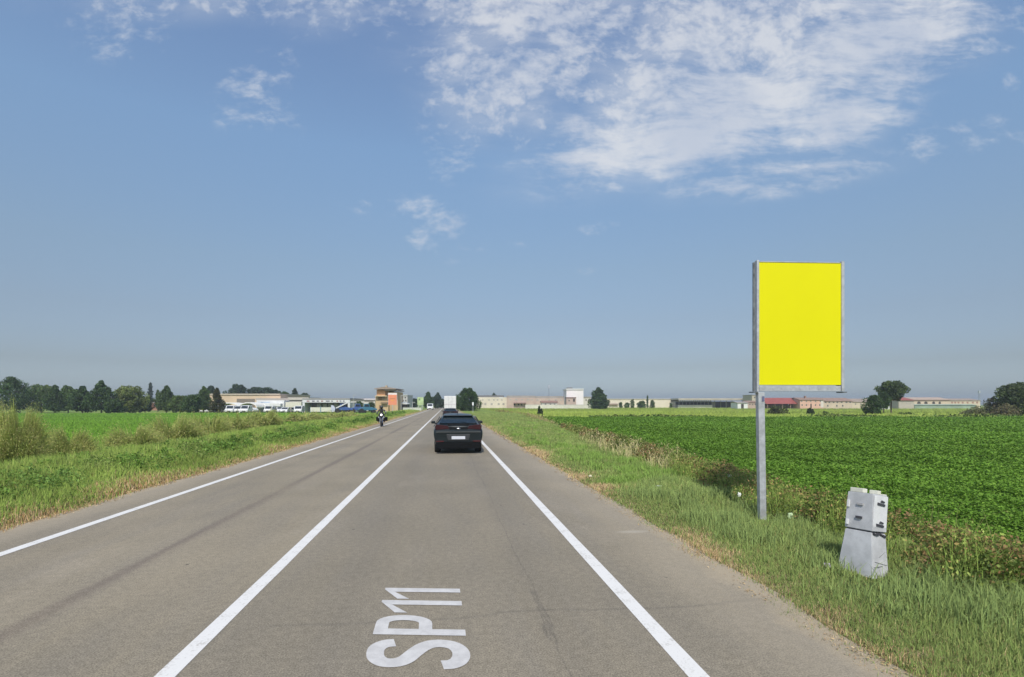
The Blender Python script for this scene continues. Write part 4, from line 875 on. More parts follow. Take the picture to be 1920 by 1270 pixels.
# ------------------------------------------------------------------ vehicles
def paint(name, col, rough=.35, metal=0.0, coat=.6):
    return M(name, col, rough, .05, 2, metal, coat)
BLK = M('rubber', (.02, .02, .02), .8, .2, 8); RIM = M('alloy', (.30, .30, .31), .35, .1, 6, .8); GLASS = M('dark_car_glass', (.012, .022, .03), .06, .1, 2); PLATE = M('plate_white', (.55, .57, .62), .5, .05)
TLR = M('tail_lamp_red', (.032, .006, .009), .25, .1, 3, 0, .3, spec=.3); PLB = M('black_plastic', (.005, .006, .007), .75, .1, 6, spec=.12); CHR = M('chrome', (.6, .6, .6), .15, .05, 3, .95); HLC = M('lamp_clear', (.55, .57, .6), .1, .05, 3)
def wheel(parent, x, y, r, w_=.22, sub=True):
    sx = 1 if x > 0 else -1; mb = MB()
    mb.lathe([(0, r * .62), (0, r * .93), (.03, r), (w_ - .03, r), (w_, r * .93), (w_, r * .62)], (x - sx * w_, y, r), (sx, 0, 0), 24); o = mb.build('wheel', BLK, parent)
    if sub:
        mb = MB(); mb.lathe([(0, r * .60), (w_ * .2, r * .62), (w_ * .24, r * .2), (w_ * .3, .03)], (x - sx * w_ * .22, y, r), (sx, 0, 0), 20); mb.build('rim', RIM, o, True)
    return o
def car_body(st, name, mat, root, sub=2):
    """st: stations (y, zbot, zlow, zbelt, ztop, wlow, wbelt, wtop); closed loft of the body shell"""
    mb = MB(); rings = []
    for (y, zb, zl, zbe, zt, wl, wb, wt) in st:
        h = [(0, zb), (wl * .75, zb), (wl * .96, zb + .06), (wl, zl), (wb * .995, (zl + zbe) / 2), (wb, zbe), ((wb + wt) / 2 * 1.0, zbe + (zt - zbe) * .5), (wt, zt - (.05 if zt - zbe > .15 else .008)), (wt * .85, zt - .004), (0, zt + .012)]
        full = h + [(-a, b_) for a, b_ in reversed(h[1:-1])]
        rings.append([mb.bm.verts.new((a, y, b_)) for a, b_ in full])
    n = len(rings[0])
    for k in range(len(rings) - 1):
        for i in range(n): mb.bm.faces.new([rings[k][i], rings[k][(i + 1) % n], rings[k + 1][(i + 1) % n], rings[k + 1][i]])
    mb.bm.faces.new(rings[0][::-1]); mb.bm.faces.new(rings[-1])
    o = mb.build(name, mat, root, True)
    s_ = o.modifiers.new('smooth', 'SUBSURF'); s_.levels = sub; s_.render_levels = sub
    return o
def patch(mb, pts, th=.012):
    """thin raised panel from a quad/polygon, pushed out along its normal"""
    P_ = [Vector(p) for p in pts]; nn = (P_[1] - P_[0]).cross(P_[2] - P_[0]).normalized()
    lo = [mb.bm.verts.new(p - nn * th) for p in P_]; hi = [mb.bm.verts.new(p + nn * th) for p in P_]; n = len(P_)
    mb.bm.faces.new(hi); mb.bm.faces.new(lo[::-1])
    for i in range(n): mb.bm.faces.new([lo[i], lo[(i + 1) % n], hi[(i + 1) % n], hi[i]])
def suv(px, d, label, col, hs=1.0, group=None):
    base = PD(px, d, 0); root = empty('car', (base.x, base.y, 0), 0, label, 'car', group)
    pm = paint('car_paint_' + 'dark teal'.replace(' ', '_') if hs > 1 else 'car_paint_black', col, .3, .2, .12)
    body = car_body([(0.02, .30, .42, .60, .72, .78, .84, .80), (.00, .27, .45, .74, .84, .84, .90, .84), (.04, .25, .45, .82, 1.04, .87, .94, .86), (.14, .22, .45, .90, 1.13, .90, .955, .84),
                     (.55, .22, .45, .96, 1.30, .92, .965, .70), (.92, .22, .45, .98, 1.46, .93, .965, .62), (1.5, .22, .45, .97, 1.53, .93, .965, .60), (2.3, .22, .45, .95, 1.53, .93, .965, .60), (2.9, .22, .45, .93, 1.45, .93, .96, .60),
                     (3.5, .22, .45, .92, 1.10, .93, .95, .72), (4.1, .22, .45, .86, .96, .92, .94, .74), (4.55, .25, .42, .74, .84, .84, .86, .66), (4.66, .30, .42, .60, .68, .70, .70, .55)], 'body', pm, root)
    # rear window on the sloping hatch, with a spoiler above
    mb = MB(); patch(mb, [(-.72, .20, 1.165), (.72, .20, 1.165), (.56, .82, 1.43), (-.56, .82, 1.43)], .02); mb.build('rear_window', GLASS, root)
    mb = MB(); mb.prism([(-.62, 1.435), (.62, 1.435), (.57, 1.475), (-.57, 1.475)], .66, 1.05, 'y', .01); mb.build('spoiler', pm, root)
    for sx in (-1, 1):
        mb = MB(); mb.prism([(sx * .34, .97), (sx * .86, .93), (sx * .90, 1.03), (sx * .84, 1.14), (sx * .42, 1.09)], -.005, .16, 'y', .008); mb.build('tail_lamp', TLR, root)
        mb = MB(); mb.box(min(sx * .56, sx * .86), max(sx * .56, sx * .86), -.03, .06, .475, .505, .006); mb.build('reflector', M('reflector_red', (.09, .012, .016), .25), root)
        mb = MB(); mb.box(-.085, .085, -.05, .09, -.055, .065, .03); mi = mb.build('mirror', pm, root); mi.location = (sx * 1.03, 2.75, 1.13)
        mb = MB(); mb.tube((sx * .88, 2.78, 1.06), (sx * 1.0, 2.76, 1.10), .022, .02, 6); mb.build('mirror_arm', PLB, root)
        mb = MB(); patch(mb, [(sx * .962, .75, 1.02), (sx * .968, 2.75, .99), (sx * .70, 2.55, 1.42), (sx * .72, 1.05, 1.42)][::sx], .012); mb.build('side_window', GLASS, root)
    mb = MB(); mb.prism([(-.88, .20), (.88, .20), (.86, .44), (.60, .47), (-.60, .47), (-.86, .44)], -.035, .12, 'y', .02); mb.build('bumper', PLB, root)
    mb = MB(); mb.prism([(-.40, .52), (.40, .52), (.46, .76), (-.46, .76)], -.012, .1, 'y', .01); mb.build('plate_recess', M('recess', (.03, .033, .036), .5), root)
    mb = MB(); patch(mb, [(-.36, .005, .95), (.36, .005, .95), (.42, .17, 1.16), (-.42, .17, 1.16)], .014); mb.build('highlight_cover', PLB, root)  # matte black patch added to cover the sky highlight on the tail ledge
    mb = MB(); mb.box(-.26, .26, -.03, .0, .565, .68, .004); mb.build('number_plate', PLATE, root)
    mb = MB(); mb.lathe([(0, .0), (.0, .055), (.012, .055), (.016, .01)], (0, -.012, .96), (0, 1, 0), 16); em = mb.build('emblem', CHR, root, True); em.scale = (1.4, 1, .6); em.location = (0, -.0, .40)
    mb = MB(); mb.box(-.86, .86, -.015, .03, .835, .850, .003); mb.build('crease', M('trim_grey', (.12, .13, .13)), root)
    mb = MB(); mb.tube((0, .3, 1.22), (.3, .22, 1.205), .012, .008, 6); mb.build('wiper', PLB, root)
    mb = MB(); mb.prism([(1.3, 1.53), (1.42, 1.53), (1.30, 1.60)], -.015, .015, 'x'); mb.build('roof_antenna', pm, root)
    for x in (-.93, .93):
        for y in (.92, 3.85): wheel(root, x, y, .37, .25)
    return root
suv(859.5, 20.6, 'glossy black green SUV closest to the camera in the right lane', (.006, .012, .014), 1.1, 'cars driving ahead')
c2 = suv(844.5, 66, 'black car ahead of the nearest SUV, below the white lorry', (.016, .014, .018), 1.0, 'cars driving ahead'); c2.scale = (1, 1, .92)
# lorry
base = PD(844, 112, 0); L_ = empty('lorry', (base.x, base.y, 0), 0, 'white box lorry ahead of the cars in the right lane', 'lorry')
BOXW = M('lorry_white', (.72, .73, .70), .5, .05, .6)
mb = MB(); mb.box(-1.24, 1.24, 0, 7.5, 1.0, 3.62, .04); mb.build('cargo_box', BOXW, L_)
for sx in (-1, 1): mb = MB(); mb.box(min(sx * .02, sx * 1.18), max(sx * .02, sx * 1.18), -.04, -.005, 1.08, 3.52, .01); d_ = mb.build('rear_door', M('lorry_door', (.66, .67, .65), .5), L_); mb = MB(); mb.tube((sx * .35, -.06, 1.1), (sx * .35, -.06, 3.5), .02, .02, 6); mb.build('lock_rod', GREY, d_)
mb = MB(); mb.box(-1.2, 1.2, -.06, -.045, 1.82, 1.90); mb.build('stripe', M('lorry_stripe', (.50, .44, .46), .5), L_)
mb = MB(); mb.box(-1.2, 1.2, -.1, .05, .5, .68, .02); mb.build('under_run_bar', GREY, L_)
mb = MB(); mb.box(-.45, .45, .1, 9.5, .7, .98); mb.build('chassis', PLB, L_)
mb = MB(); mb.prism([(7.8, .6), (9.9, .6), (9.9, 1.6), (9.5, 2.7), (7.8, 2.8)], -1.15, 1.15, 'x', .08); mb.build('cab', BOXW, L_)
for sx in (-1, 1):
    mb = MB(); mb.box(min(sx * .85, sx * 1.15), max(sx * .85, sx * 1.15), -.12, -.06, .72, .86, .01); mb.build('tail_lamp', TLR, L_)
    mb = MB(); mb.box(-.1, .1, -.08, .08, -.3, .3, .03); m_ = mb.build('mirror', PLB, L_); m_.location = (sx * 1.45, 9.6, 2.1)
    for y in (1.6, 2.9, 8.8): wheel(L_, sx * 1.18, y, .5, .3)
# vans and cars, smaller
def van(loc, rz, label, col, L=4.8, W=1.95, H_=2.1, group=None, name='van', cat_='van', detail=True):
    root = empty(name, loc, rz, label, cat_, group); hw = W / 2; pm = paint('van_paint', (.70, .71, .70), .4, 0, .4) if col is None else col
    mb = MB()
    if H_ > 1.8: prof = [(0, .35), (0, H_ * .5), (.12, H_ * .93), (.5, H_), (L - 1.9, H_), (L - 1.35, H_ * .93), (L - .75, H_ * .56), (L - .1, H_ * .45), (L, H_ * .3), (L, .35)]
    else: prof = [(0, .32), (0, H_ * .6), (.25, H_ * .68), (.75, H_ * .95), (1.3, H_), (L - 2.3, H_), (L - 1.9, H_ * .95), (L - 1.15, H_ * .66), (L - .15, H_ * .54), (L, H_ * .38), (L, .32)]
    mb.prism(prof, -hw, hw, 'x', .06); mb.build('body', pm, root)
    fw = (prof[-4], prof[-5]) if H_ > 1.8 else (prof[-4], prof[-5])
    (y1, z1), (y0, z0) = fw
    mb = MB(); patch(mb, [(hw * .86, y1 - .04, z1 + .02), (-hw * .86, y1 - .04, z1 + .02), (-hw * .8, y0 + .06, z0 - .02), (hw * .8, y0 + .06, z0 - .02)], .03); mb.build('windscreen', GLASS, root)
    for sx in (-1, 1):
        mb = MB(); mb.prism([(y0 - (.9 if H_ > 1.8 else 2.0), H_ * .62), (y1 - .1, H_ * .62), (y0 + .02, H_ * .9), (y0 - (.9 if H_ > 1.8 else 1.6), H_ * .9)], sx * hw - .01, sx * hw + .012, 'x'); mb.build('side_window', GLASS, root)
        mb = MB(); mb.box(min(sx * hw * .6, sx * hw * .92), max(sx * hw * .6, sx * hw * .92), L - .03, L + .025, H_ * .30, H_ * .30 + .16, .01); mb.build('headlight', HLC, root)
        mb = MB(); mb.box(min(sx * hw * .8, sx * hw * .96), max(sx * hw * .8, sx * hw * .96), -.02, .03, H_ * .42, H_ * .42 + .2, .01); mb.build('tail_lamp', TLR, root)
        for y in (.85, L - .9): wheel(root, sx * hw * .99, y, .33, .2)
    mb = MB(); mb.box(-hw * .45, hw * .45, L - .01, L + .02, .42, .62); mb.build('grille', PLB, root)
    return root
van(PD(807, 185, 0) , math.pi, 'distant white van facing the camera left of the far road', None, group=None)
def pdz(px, d, z): return PD(px, d, z)
cw = [('white', None), ('silver', paint('silver_paint', (.45, .47, .50), .3, .4)), ('white', None)]
yard = [(383, 148, 1.5, 90, 'white car parked side on at the left end of the yard, under the flat canopy'), (397, 149, 1.5, 85, 'second white car from the left end of the yard, side on'), (412, 147, 1.9, 15, 'white van third from the left end of the yard'),
        (426, 147, 1.9, 5, 'pale van under the larger arched canopy'), (439, 146, 2.0, 5, 'white van right of the one under the larger arched canopy'), (453, 147, 1.9, 8, 'white van at the left post of the canopy before the recess'),
        (466, 146, 2.0, 5, 'white van under the canopy before the warehouse recess'), (481, 148, 1.35, 70, 'low white car parked side on before the striped cabin'), (510, 146, 1.9, 4, 'white van below the striped cabin right half'),
        (524, 147, 1.6, 20, 'white car between two dark gaps below the striped cabin'), (538, 147, 1.5, 5, 'white car below the left edge of the cream cabin'), (552, 147, 1.5, 30, 'white car with dark roof under the cream cabin'),
        (564, 146, 1.9, 5, 'white van below the right edge of the cream cabin')]
for i, (px, d_, h_, az, lb) in enumerate(yard):
    col = None if i not in (3, 11) else cw[1][1]
    p = PD(px, d_, -.42); van(p, math.pi + R(az) if az < 40 else R(az), lb, col, 4.2 if h_ < 1.8 else 4.8, 1.75 if h_ < 1.8 else 1.95, h_, 'cars and vans in the white canopy yard', 'parked_van' if h_ > 1.8 else 'parked_car', 'van' if h_ > 1.8 else 'car')
van(PD(1664, 190, -.3), R(84), 'long white van parked beyond the clipped dark tree', None, 5.6, 2.0, 1.9, None)
# blue farm machines
BLU = paint('machine_blue', (.05, .11, .30), .4, 0, .3); BLT = paint('machine_teal', (.04, .16, .24), .4, 0, .3)
def machine(px, d, label, mat, arm):
    b = PD(px, d, -.35); root = empty('farm_machine', b, R(12), label, 'farm machine', 'blue farm machines')
    mb = MB(); mb.prism([(-2.1, .8), (-2.2, 1.25), (-.9, 1.5), (-.2, 1.5), (1.0, 1.55), (2.1, 1.2), (2.2, .8)], -.8, .8, 'y', .06); mb.build('chassis', mat, root)
    mb = MB(); mb.prism([(-.9, 1.5), (-.75, 2.35), (.35, 2.35), (.5, 1.52)], -.65, .65, 'y', .05); mb.build('cab', mat, root)
    mb = MB(); mb.prism([(-.72, 1.65), (-.62, 2.2), (.22, 2.2), (.34, 1.65)], -.68, -.655, 'y'); mb.build('cab_window', GLASS, root)
    if arm:
        mb = MB(); mb.prism([(-1.9, 1.35), (-1.6, 1.2), (1.5, 2.75), (1.3, 3.0)], -.98, -.78, 'y', .03); mb.build('boom', WHT, root)
        mb = MB(); mb.prism([(-2.9, .4), (-2.0, .4), (-1.9, 1.3), (-2.2, 1.9), (-2.8, 2.0)], -.9, .9, 'y', .05); mb.build('hopper', M('hopper_pale', (.55, .58, .68), .5), root)
    for x, r in ((-1.4, .62), (1.4, .48)):
        for y in (-.85, .85):
            mb = MB(); s_ = 1 if y > 0 else -1; mb.lathe([(0, r * .5), (0, r * .95), (.05, r), (.3, r), (.35, r * .95), (.35, r * .5)], (x, y - s_ * .05, r), (0, s_, 0), 20); wv_ = mb.build('wheel', BLK, root)
            mb = MB(); mb.lathe([(0, r * .5), (.04, r * .3), (.05, .05)], (x, y + s_ * .22, r), (0, s_, 0), 14); mb.build('hub', mat, wv_)
machine(644, 128, 'blue farm machine with raised white boom and pale hopper', BLU, True)
machine(672, 130, 'blue tractor like machine behind the green bank, middle of three', BLU, False)
machine(689, 127, 'teal blue machine nearest the orange house', BLT, False)

# ------------------------------------------------------------------ motorcycle and rider
bp = PG(715.5, 799.5); MC = empty('motorcycle', (bp.x, bp.y, 0), R(184), 'black motorcycle with lit round headlamp riding along the left edge line', 'motorcycle')
MBK = paint('bike_black', (.015, .015, .017), .3, 0, .6)
def tyre(y, r, w_):
    mb = MB(); mb.lathe([(-w_ / 2, r * .72), (-w_ / 2, r * .92), (-w_ / 4, r), (w_ / 4, r), (w_ / 2, r * .92), (w_ / 2, r * .72)], (0, y, r), (1, 0, 0), 28); o = mb.build('wheel', BLK, MC, True)
    mb = MB(); mb.lathe([(-w_ / 3, r * .70), (-.02, r * .2), (.02, r * .2), (w_ / 3, r * .70)], (0, y, r), (1, 0, 0), 20); mb.build('rim', RIM, o)
tyre(.75, .31, .13); tyre(-.68, .31, .19)
mb = MB(); mb.prism([(-.75, .62), (-.55, .5), (-.1, .32), (.35, .32), (.45, .6), (.35, .88), (.1, .98), (-.15, .82), (-.5, .80), (-.85, .92)], -.14, .14, 'x', .04); mb.build('frame', MBK, MC)
mb = MB(); mb.lathe([(-.26, .02), (-.2, .12), (.05, .16), (.2, .12), (.26, .04)], (0, .12, .9), (0, 1, .1), 14); mb.build('fuel_tank', MBK, MC, True)
mb = MB(); mb.prism([(-.78, .84), (-.1, .80), (-.05, .86), (-.5, .88), (-.8, .96)], -.13, .13, 'x', .03); mb.build('seat', PLB, MC)
for sx in (-1, 1):
    mb = MB(); mb.tube((sx * .10, .75, .31), (sx * .11, .45, .98), .028, .026, 8); mb.build('fork', CHR, MC)
    mb = MB(); mb.box(-.14, .14, -.22, .22, -.18, .18, .05); pb = mb.build('pannier', PLB, MC); pb.location = (sx * .34, -.55, .62)
    mb = MB(); mb.tube((sx * .05, .42, 1.02), (sx * .38, .32, 1.08), .016, .016, 8); mb.build('handlebar', PLB, MC)
    mb = MB(); mb.tube((sx * .28, .36, 1.06), (sx * .34, .40, 1.22), .007, .007, 5); mb.lathe([(0, .01), (.0, .05), (.02, .05), (.025, .01)], (sx * .36, .41, 1.26), (0, 1, 0), 12); mb.build('mirror', M('mirror_glint', (.45, .48, .5), .15, 0, 2, .6), MC)
    mb = MB(); mb.box(-.10, .10, -.06, .10, -.09, .09, .03); eg = mb.build('engine_guard', PLB, MC); eg.location = (sx * .24, .30, .52)
    mb = MB(); mb.lathe([(0, .01), (.0, .045), (.03, .05), (.05, .03)], (sx * .22, .52, .80), (0, 1, 0), 12); mb.build('indicator', HLC, MC, True)
mb = MB(); mb.prism([(-.17, .78), (.17, .78), (.22, .98), (.13, 1.22), (-.13, 1.22), (-.22, .98)], .46, .56, 'y', .03); mb.build('fairing', MBK, MC)
hm, t = newmat('headlamp_lit'); e_ = t.n('ShaderNodeEmission', i0=(1, .98, .92, 1), i1=2.5); outp(t, e_)
mb = MB(); mb.lathe([(0, .02), (.0, .085), (.05, .08), (.07, .03)], (0, .55, 1.0), (0, 1, 0), 18); mb.build('headlamp', hm, MC, True)
mb = MB(); mb.prism([(.55, .56), (.95, .56), (1.0, .5), (.9, .64), (.6, .64)], -.07, .07, 'x', .01); mb.build('mudguard', MBK, MC)
# rider: one skinned body
def skinned(name, verts, edges, radii, mat, parent=None, root_i=0, sub=2):
    me = bpy.data.meshes.new(name); me.from_pydata(verts, edges, []); o = link(name, me, mat, parent)
    sk = o.modifiers.new('skin', 'SKIN'); sk.use_smooth_shade = True
    for i, r in enumerate(radii): me.skin_vertices[0].data[i].radius = (r, r) if not isinstance(r, tuple) else r
    me.skin_vertices[0].data[root_i].use_root = True
    s_ = o.modifiers.new('sub', 'SUBSURF'); s_.levels = s_.render_levels = sub; return o
def ensure_skin(name, verts, edges, radii, mat, parent=None, root_i=0, sub=2):
    me = bpy.data.meshes.new(name); bm = bmesh.new(); sl = bm.verts.layers.skin.verify()
    vs = [bm.verts.new(v) for v in verts]
    for a, b_ in edges: bm.edges.new((vs[a], vs[b_]))
    for i, v in enumerate(vs):
        r = radii[i]; v[sl].radius = (r, r) if not isinstance(r, tuple) else r; v[sl].use_root = (i == root_i)
    bm.to_mesh(me); bm.free(); o = link(name, me, mat, parent)
    sk = o.modifiers.new('skin', 'SKIN'); sk.use_smooth_shade = True
    s_ = o.modifiers.new('sub', 'SUBSURF'); s_.levels = s_.render_levels = sub; return o
RD = empty('person', (bp.x, bp.y, 0), R(184), 'rider in dark jacket and black helmet sitting on the motorcycle', 'person')
V_ = [(0, -.22, .98), (0, -.17, 1.12), (0, -.10, 1.30), (0, -.06, 1.42), (0, -.02, 1.50), (0, .02, 1.58)]; E_ = [(0, 1), (1, 2), (2, 3), (3, 4), (4, 5)]
Rr = [(.17, .13), (.155, .12), (.18, .12), (.15, .10), .06, .07]
for sx in (-1, 1):
    i = len(V_); V_ += [(sx * .20, -.07, 1.42), (sx * .34, .06, 1.22), (sx * .37, .30, 1.10), (sx * .36, .36, 1.085)]; Rr += [.07, .052, .036, .036]; E_ += [(3, i), (i, i + 1), (i + 1, i + 2), (i + 2, i + 3)]
    h0 = i + 3
    for k, ln in enumerate((.055, .062, .060, .048)):
        j = len(V_); x_ = sx * (.325 + .022 * k); V_ += [(x_, .385, 1.10), (x_, .395, 1.075 - ln * .3)]; Rr += [.010, .009]; E_ += [(h0, j), (j, j + 1)]
    j = len(V_); V_ += [(sx * .315, .355, 1.06)]; Rr += [.011]; E_ += [(h0, j)]
    i = len(V_); V_ += [(sx * .13, -.15, .93), (sx * .27, .18, .80), (sx * .22, -.02, .42), (sx * .22, .08, .35)]; Rr += [.095, .065, .045, .045]; E_ += [(0, i), (i, i + 1), (i + 1, i + 2), (i + 2, i + 3)]
ensure_skin('body', V_, E_, Rr, M('riding_suit', (.03, .032, .035), .7, .2, 6), RD)
mb = MB(); mb.lathe([(-.15, .04), (-.14, .09), (-.08, .125), (0, .14), (.08, .12), (.13, .07), (.145, .01)], (0, .03, 1.66), (0, 0, 1), 20); mb.build('helmet', paint('helmet', (.03, .035, .03), .35), RD, True)
mb = MB(); mb.prism([(-.10, 1.63), (.10, 1.63), (.09, 1.71), (-.09, 1.71)], .10, .172, 'y', .015); mb.build('visor', GLASS, RD)
mb = MB(); mb.box(-.24, -.16, .05, .085, 1.42, 1.56, .02); mb.build('pale_patch', M('shoulder_pale', (.4, .42, .38), .6), RD)

# ------------------------------------------------------------------ billboard
pb_ = PG(1430, 975); BB = empty('billboard', (pb_.x, pb_.y, 0), -R(4.0), 'tall yellow billboard in a grey metal frame on a single pole', 'billboard')
K_ = (pb_ - Vector((0, 0, 0))).dot(FW) / F       # metres per photo pixel at the board
zt, zb = ZP(490, K_ * F), ZP(722.5, K_ * F); xl, xr = (1417 - 1430) * K_, (1584 - 1430) * K_
mb = MB(); mb.box(-.053, .053, -.045, .055, -.3, ZP(736, K_ * F), .006); pole = mb.build('pole', GREY, BB); pole.rotation_euler = (0, R(-.9), 0); pole.location = (-.01, 0, 0)
YEL = M('yellow_sheet', (.70, .67, .006), .6, .03, .5, spec=.1)
mb = MB(); mb.box(xl + .033, xr - .04, -.028, -.015, zb + .005, zt - .025); mb.build('yellow_panel', YEL, BB)
mb = MB(); mb.box(xl + .01, xr - .03, -.012, .0, zb + .0, zt - .02); mb.build('backing_sheet', GREY, BB)
GRP = M('frame_grey', (.44, .46, .47), .5, .18, 14, .2)
mb = MB(); mb.box(xl - .005, xl + .033, -.045, .03, zb - .11, zt + .006, .003); mb.build('frame_upright', GRP, BB)
mb = MB(); mb.box(xr - .038, xr + .012, -.045, .03, zb - .10, zt + .006, .003); mb.build('frame_upright', GRP, BB)
mb = MB(); mb.box(xl + .035, xr - .055, -.035, .02, zt - .022, zt - .008); mb.build('frame_rail', GRP, BB)
mb = MB(); mb.box(xl + .035, xr - .055, -.05, .04, zb - .10, zb - .012, .003); rl_ = mb.build('frame_rail', GRP, BB)
for q in np.linspace(xl + .1, xr - .12, 9): mb = MB(); mb.lathe([(0, .012), (.008, .008)], (q, -.05, zb - .055), (0, -1, 0), 8); mb.build('bolt', GREY, rl_)
for q in (xl - .03, xr + .01): mb = MB(); mb.box(q - .03, q + .035, -.06, .12, zb - .125, zb - .108); mb.build('bracket', M('dark_steel', (.12, .13, .13), .6), BB)
mb = MB(); mb.box(xl - .022, xl - .0, .034, .075, zb - .10, zt - .01, .003); bk = mb.build('rear_channel', M('rear_steel', (.20, .22, .23), .6, .5, 8), BB)
mb = MB(); mb.box(xr - .06, xr - .02, .034, .075, zb - .10, zt - .01, .003); mb.build('rear_channel', M('rear_steel', (.20, .22, .23)), BB)
for z_ in np.linspace(zb + .05, zt - .1, 6): mb = MB(); mb.box(xl - .005, xr - .062, .045, .085, z_ - .02, z_ + .02); mb.build('crossbar', GREY, BB)
mb = MB(); mb.box(-.02, .02, -.012, -.01, -.03, .05); st_ = mb.build('sticker', M('sticker_dark', (.12, .13, .22), .6), BB); st_.location = (-.02, -.045, ZP(749, K_ * F))

# ------------------------------------------------------------------ utility cabinet
ub = PG(1617, 1074); UC = empty('utility_cabinet', (ub.x, ub.y, .0), R(0), 'leaning pale grey roadside utility cabinet on a flared pedestal', 'utility cabinet')
UC.rotation_euler = (R(-2), R(9.0), -R(-17))   # local -Y face looks to the right of the viewer
CAB = M('cabinet_grey', (.48, .49, .50), .6, .2, 5, bump=.05); CAB_LIT = M('cabinet_sunlit_tone', (.66, .67, .67), .6, .12, 6)  # second grey is lighter: sunlight on the door side put into its colour
def frustum(mb, w0, d0, w1, d1, z0, z1, x1=0.0):
    lo = [mb.bm.verts.new(p) for p in ((-w0, -d0, z0), (w0, -d0, z0), (w0, d0, z0), (-w0, d0, z0))]; hi = [mb.bm.verts.new(p) for p in ((-w1 + x1, -d1, z1), (w1 + x1, -d1, z1), (w1 + x1, d1, z1), (-w1 + x1, d1, z1))]
    fs = [mb.bm.faces.new(lo[::-1]), mb.bm.faces.new(hi)] + [mb.bm.faces.new([lo[i], lo[(i + 1) % 4], hi[(i + 1) % 4], hi[i]]) for i in range(4)]
    bmesh.ops.bevel(mb.bm, geom=list({e for f in fs for e in f.edges}), offset=.006, segments=2, affect='EDGES')
mb = MB(); frustum(mb, .145, .215, .125, .15, -.1, .47); mb.build('pedestal', CAB, UC)
mb = MB(); frustum(mb, .125, .16, .13, .145, .485, .90); cb = mb.build('cabinet_body', CAB, UC)
mb = MB(); mb.box(-.112, .112, -.137, .137, .462, .488); mb.build('seam', M('seam_dark', (.06, .06, .06), .8), UC)
mb = MB(); mb.box(-.118, .12, -.158, -.150, .52, .885, .002); dr = mb.build('door', CAB_LIT, cb)
for z_, nm in ((.80, 'vent_slot'), (.565, 'vent_slot')):
    mb = MB(); mb.prism([(-.07, z_ - .015), (.06, z_ - .025), (.06, z_ - .002), (-.07, z_ + .012)], -.168, -.156, 'y'); mb.prism([(-.02, z_ + .02), (.05, z_ + .012), (.05, z_ + .028), (.0, z_ + .04)], -.168, -.156, 'y'); mb.build(nm, M('slot_dark', (.05, .05, .06), .7), cb)
mb = MB(); mb.prism([(-.11, .455), (-.04, .44), (.0, .46), (.10, .425), (.11, .45), (-.02, .478), (-.06, .462), (-.11, .475)], -.168, -.150, 'y'); mb.build('torn_edge', M('slot_dark', (.05, .05, .06)), UC)
for (y_, z_, w_, h_, mt) in ((-.005, .62, .035, .022, M('slot_dark', (.05, .05, .06))), (-.01, .77, .035, .022, M('label_grey', (.34, .34, .34), .7))):
    mb = MB(); mb.box(-.145, -.128, y_ - w_, y_ + w_, z_ - h_ * .6, z_ + h_ * .6, .002); mb.build('side_catch', mt, cb)
for (xa, xb, ya, yb, za, zb_) in ((-.115, -.035, -.02, .13, .9, .95), (-.005, .05, -.12, -.02, .9, .945), (.07, .125, -.14, -.05, .895, .912)):
    mb = MB(); mb.box(xa, xb, ya, yb, za + .001, zb_, .008); mb.build('cap_lug', M('lug_cream', (.62, .62, .52), .7), cb)
mb = MB(); mb.box(-.145, -.128, .11, .14, .72, .80, .005); mb.box(-.145, -.128, .11, .14, .52, .58, .005); mb.build('hinge', CAB_LIT, cb)
for k, (a, b_) in enumerate((((-.1, .16), (.11, .13)), ((-.02, .21), (.09, .27)), ((-.12, .10), (.03, .12)))):
    mb = MB(); mb.tube((a[0], -.212 + a[1] * .137, a[1]), (b_[0], -.212 + b_[1] * .137, b_[1]), .0022, .0022, 4); mb.build('scratch', M('scratch_dark', (.22, .22, .22), .8), UC)

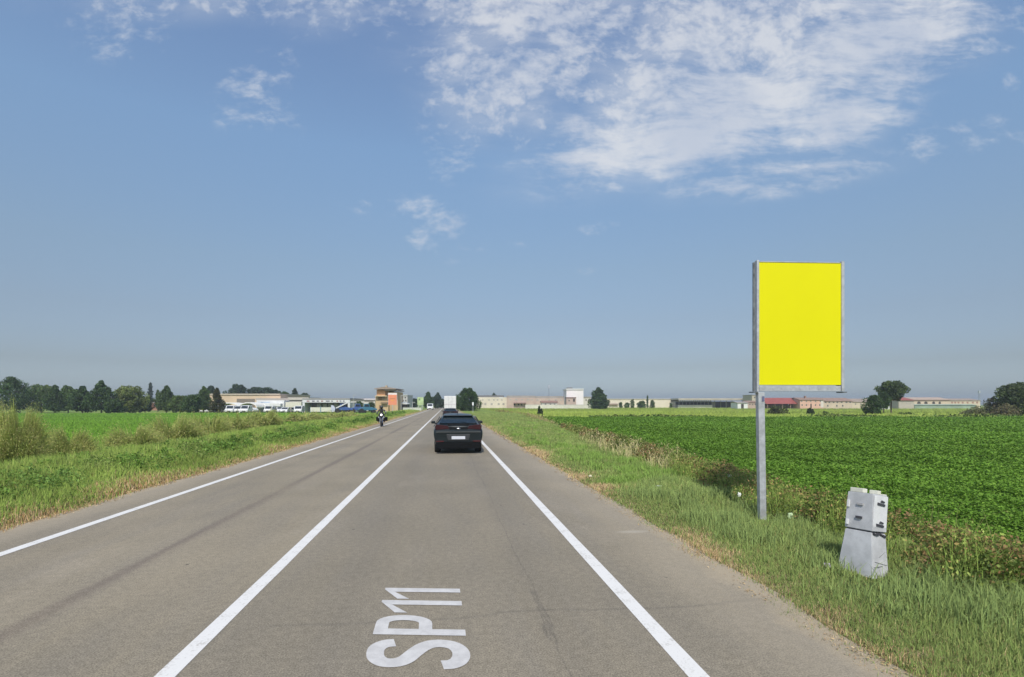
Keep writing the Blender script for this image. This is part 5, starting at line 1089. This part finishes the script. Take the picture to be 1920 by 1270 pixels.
# ------------------------------------------------------------------ litter
def litter(px, py, s, label, col, z=0.0, squash=.6):
    p = PG(px, py, z); bm = bmesh.new(); bmesh.ops.create_icosphere(bm, subdivisions=3, radius=s)
    for v in bm.verts:
        n = math.sin(v.co.x * 90 / (s * 20) + px) * math.cos(v.co.y * 70 / (s * 20)) * .35 + random.uniform(-.18, .18); v.co *= 1 + n; v.co.z *= squash
    me = bpy.data.meshes.new('litter'); bm.to_mesh(me); bm.free(); o = link('litter', me, M('litter_' + label.split()[1], col, .6, .15, 12)); o.location = p; tag(o, label, 'litter', 'litter on the right verge')
litter(1368, 893, .04, 'crumpled white paper caught on top of the brambles', (.78, .80, .74), .35, 1)
litter(1386, 928, .028, 'small white scrap hanging in the brambles left of the billboard pole', (.75, .80, .82), .22, 1.5)
litter(1482, 968, .035, 'torn pale green plastic scrap in grass right of the billboard pole', (.6, .75, .45), .12, 1.4)
litter(1550, 1060, .035, 'crushed lilac can in the grass left of the utility cabinet', (.42, .38, .46), .06, .7)
litter(1235, 912, .07, 'thin whitish plastic lying in the verge grass left of the brambles', (.5, .55, .48), .12, .3)
litter(1107, 893, .04, 'pale yellow wrapper in grass near the asphalt edge', (.6, .58, .40), .10, .6)
# small white roadside sign by the rounded tree
b = Bld('marker_sign', 885.2, 888.2, 118, 'small white marker sign on a post before the rounded dark tree', 'road sign', z=-.1); b.part('sign_face', 885.2, 888.2, 754.5, 760.3, 0, .03, M('sign_white', (.75, .78, .78), .4)); b.part('post', 886.4, 887, 760.3, None, .0, .05, GREY)

# ------------------------------------------------------------------ summer haze
hz, t = newmat('haze_air'); pv = t.n('ShaderNodeVolumePrincipled'); t.put(pv, 'Color', (.80, .87, .95, 1)); t.put(pv, 'Density', .0005); t.put(pv, 'Anisotropy', .2)
o_ = t.n('ShaderNodeOutputMaterial'); t.t.links.new(pv.outputs[0], o_.inputs['Volume'])
mb = MB(); mb.box(-3200, 3200, -500, 4200, -3, 18); hb_ = mb.build('haze', hz); tag(hb_, kind='stuff')
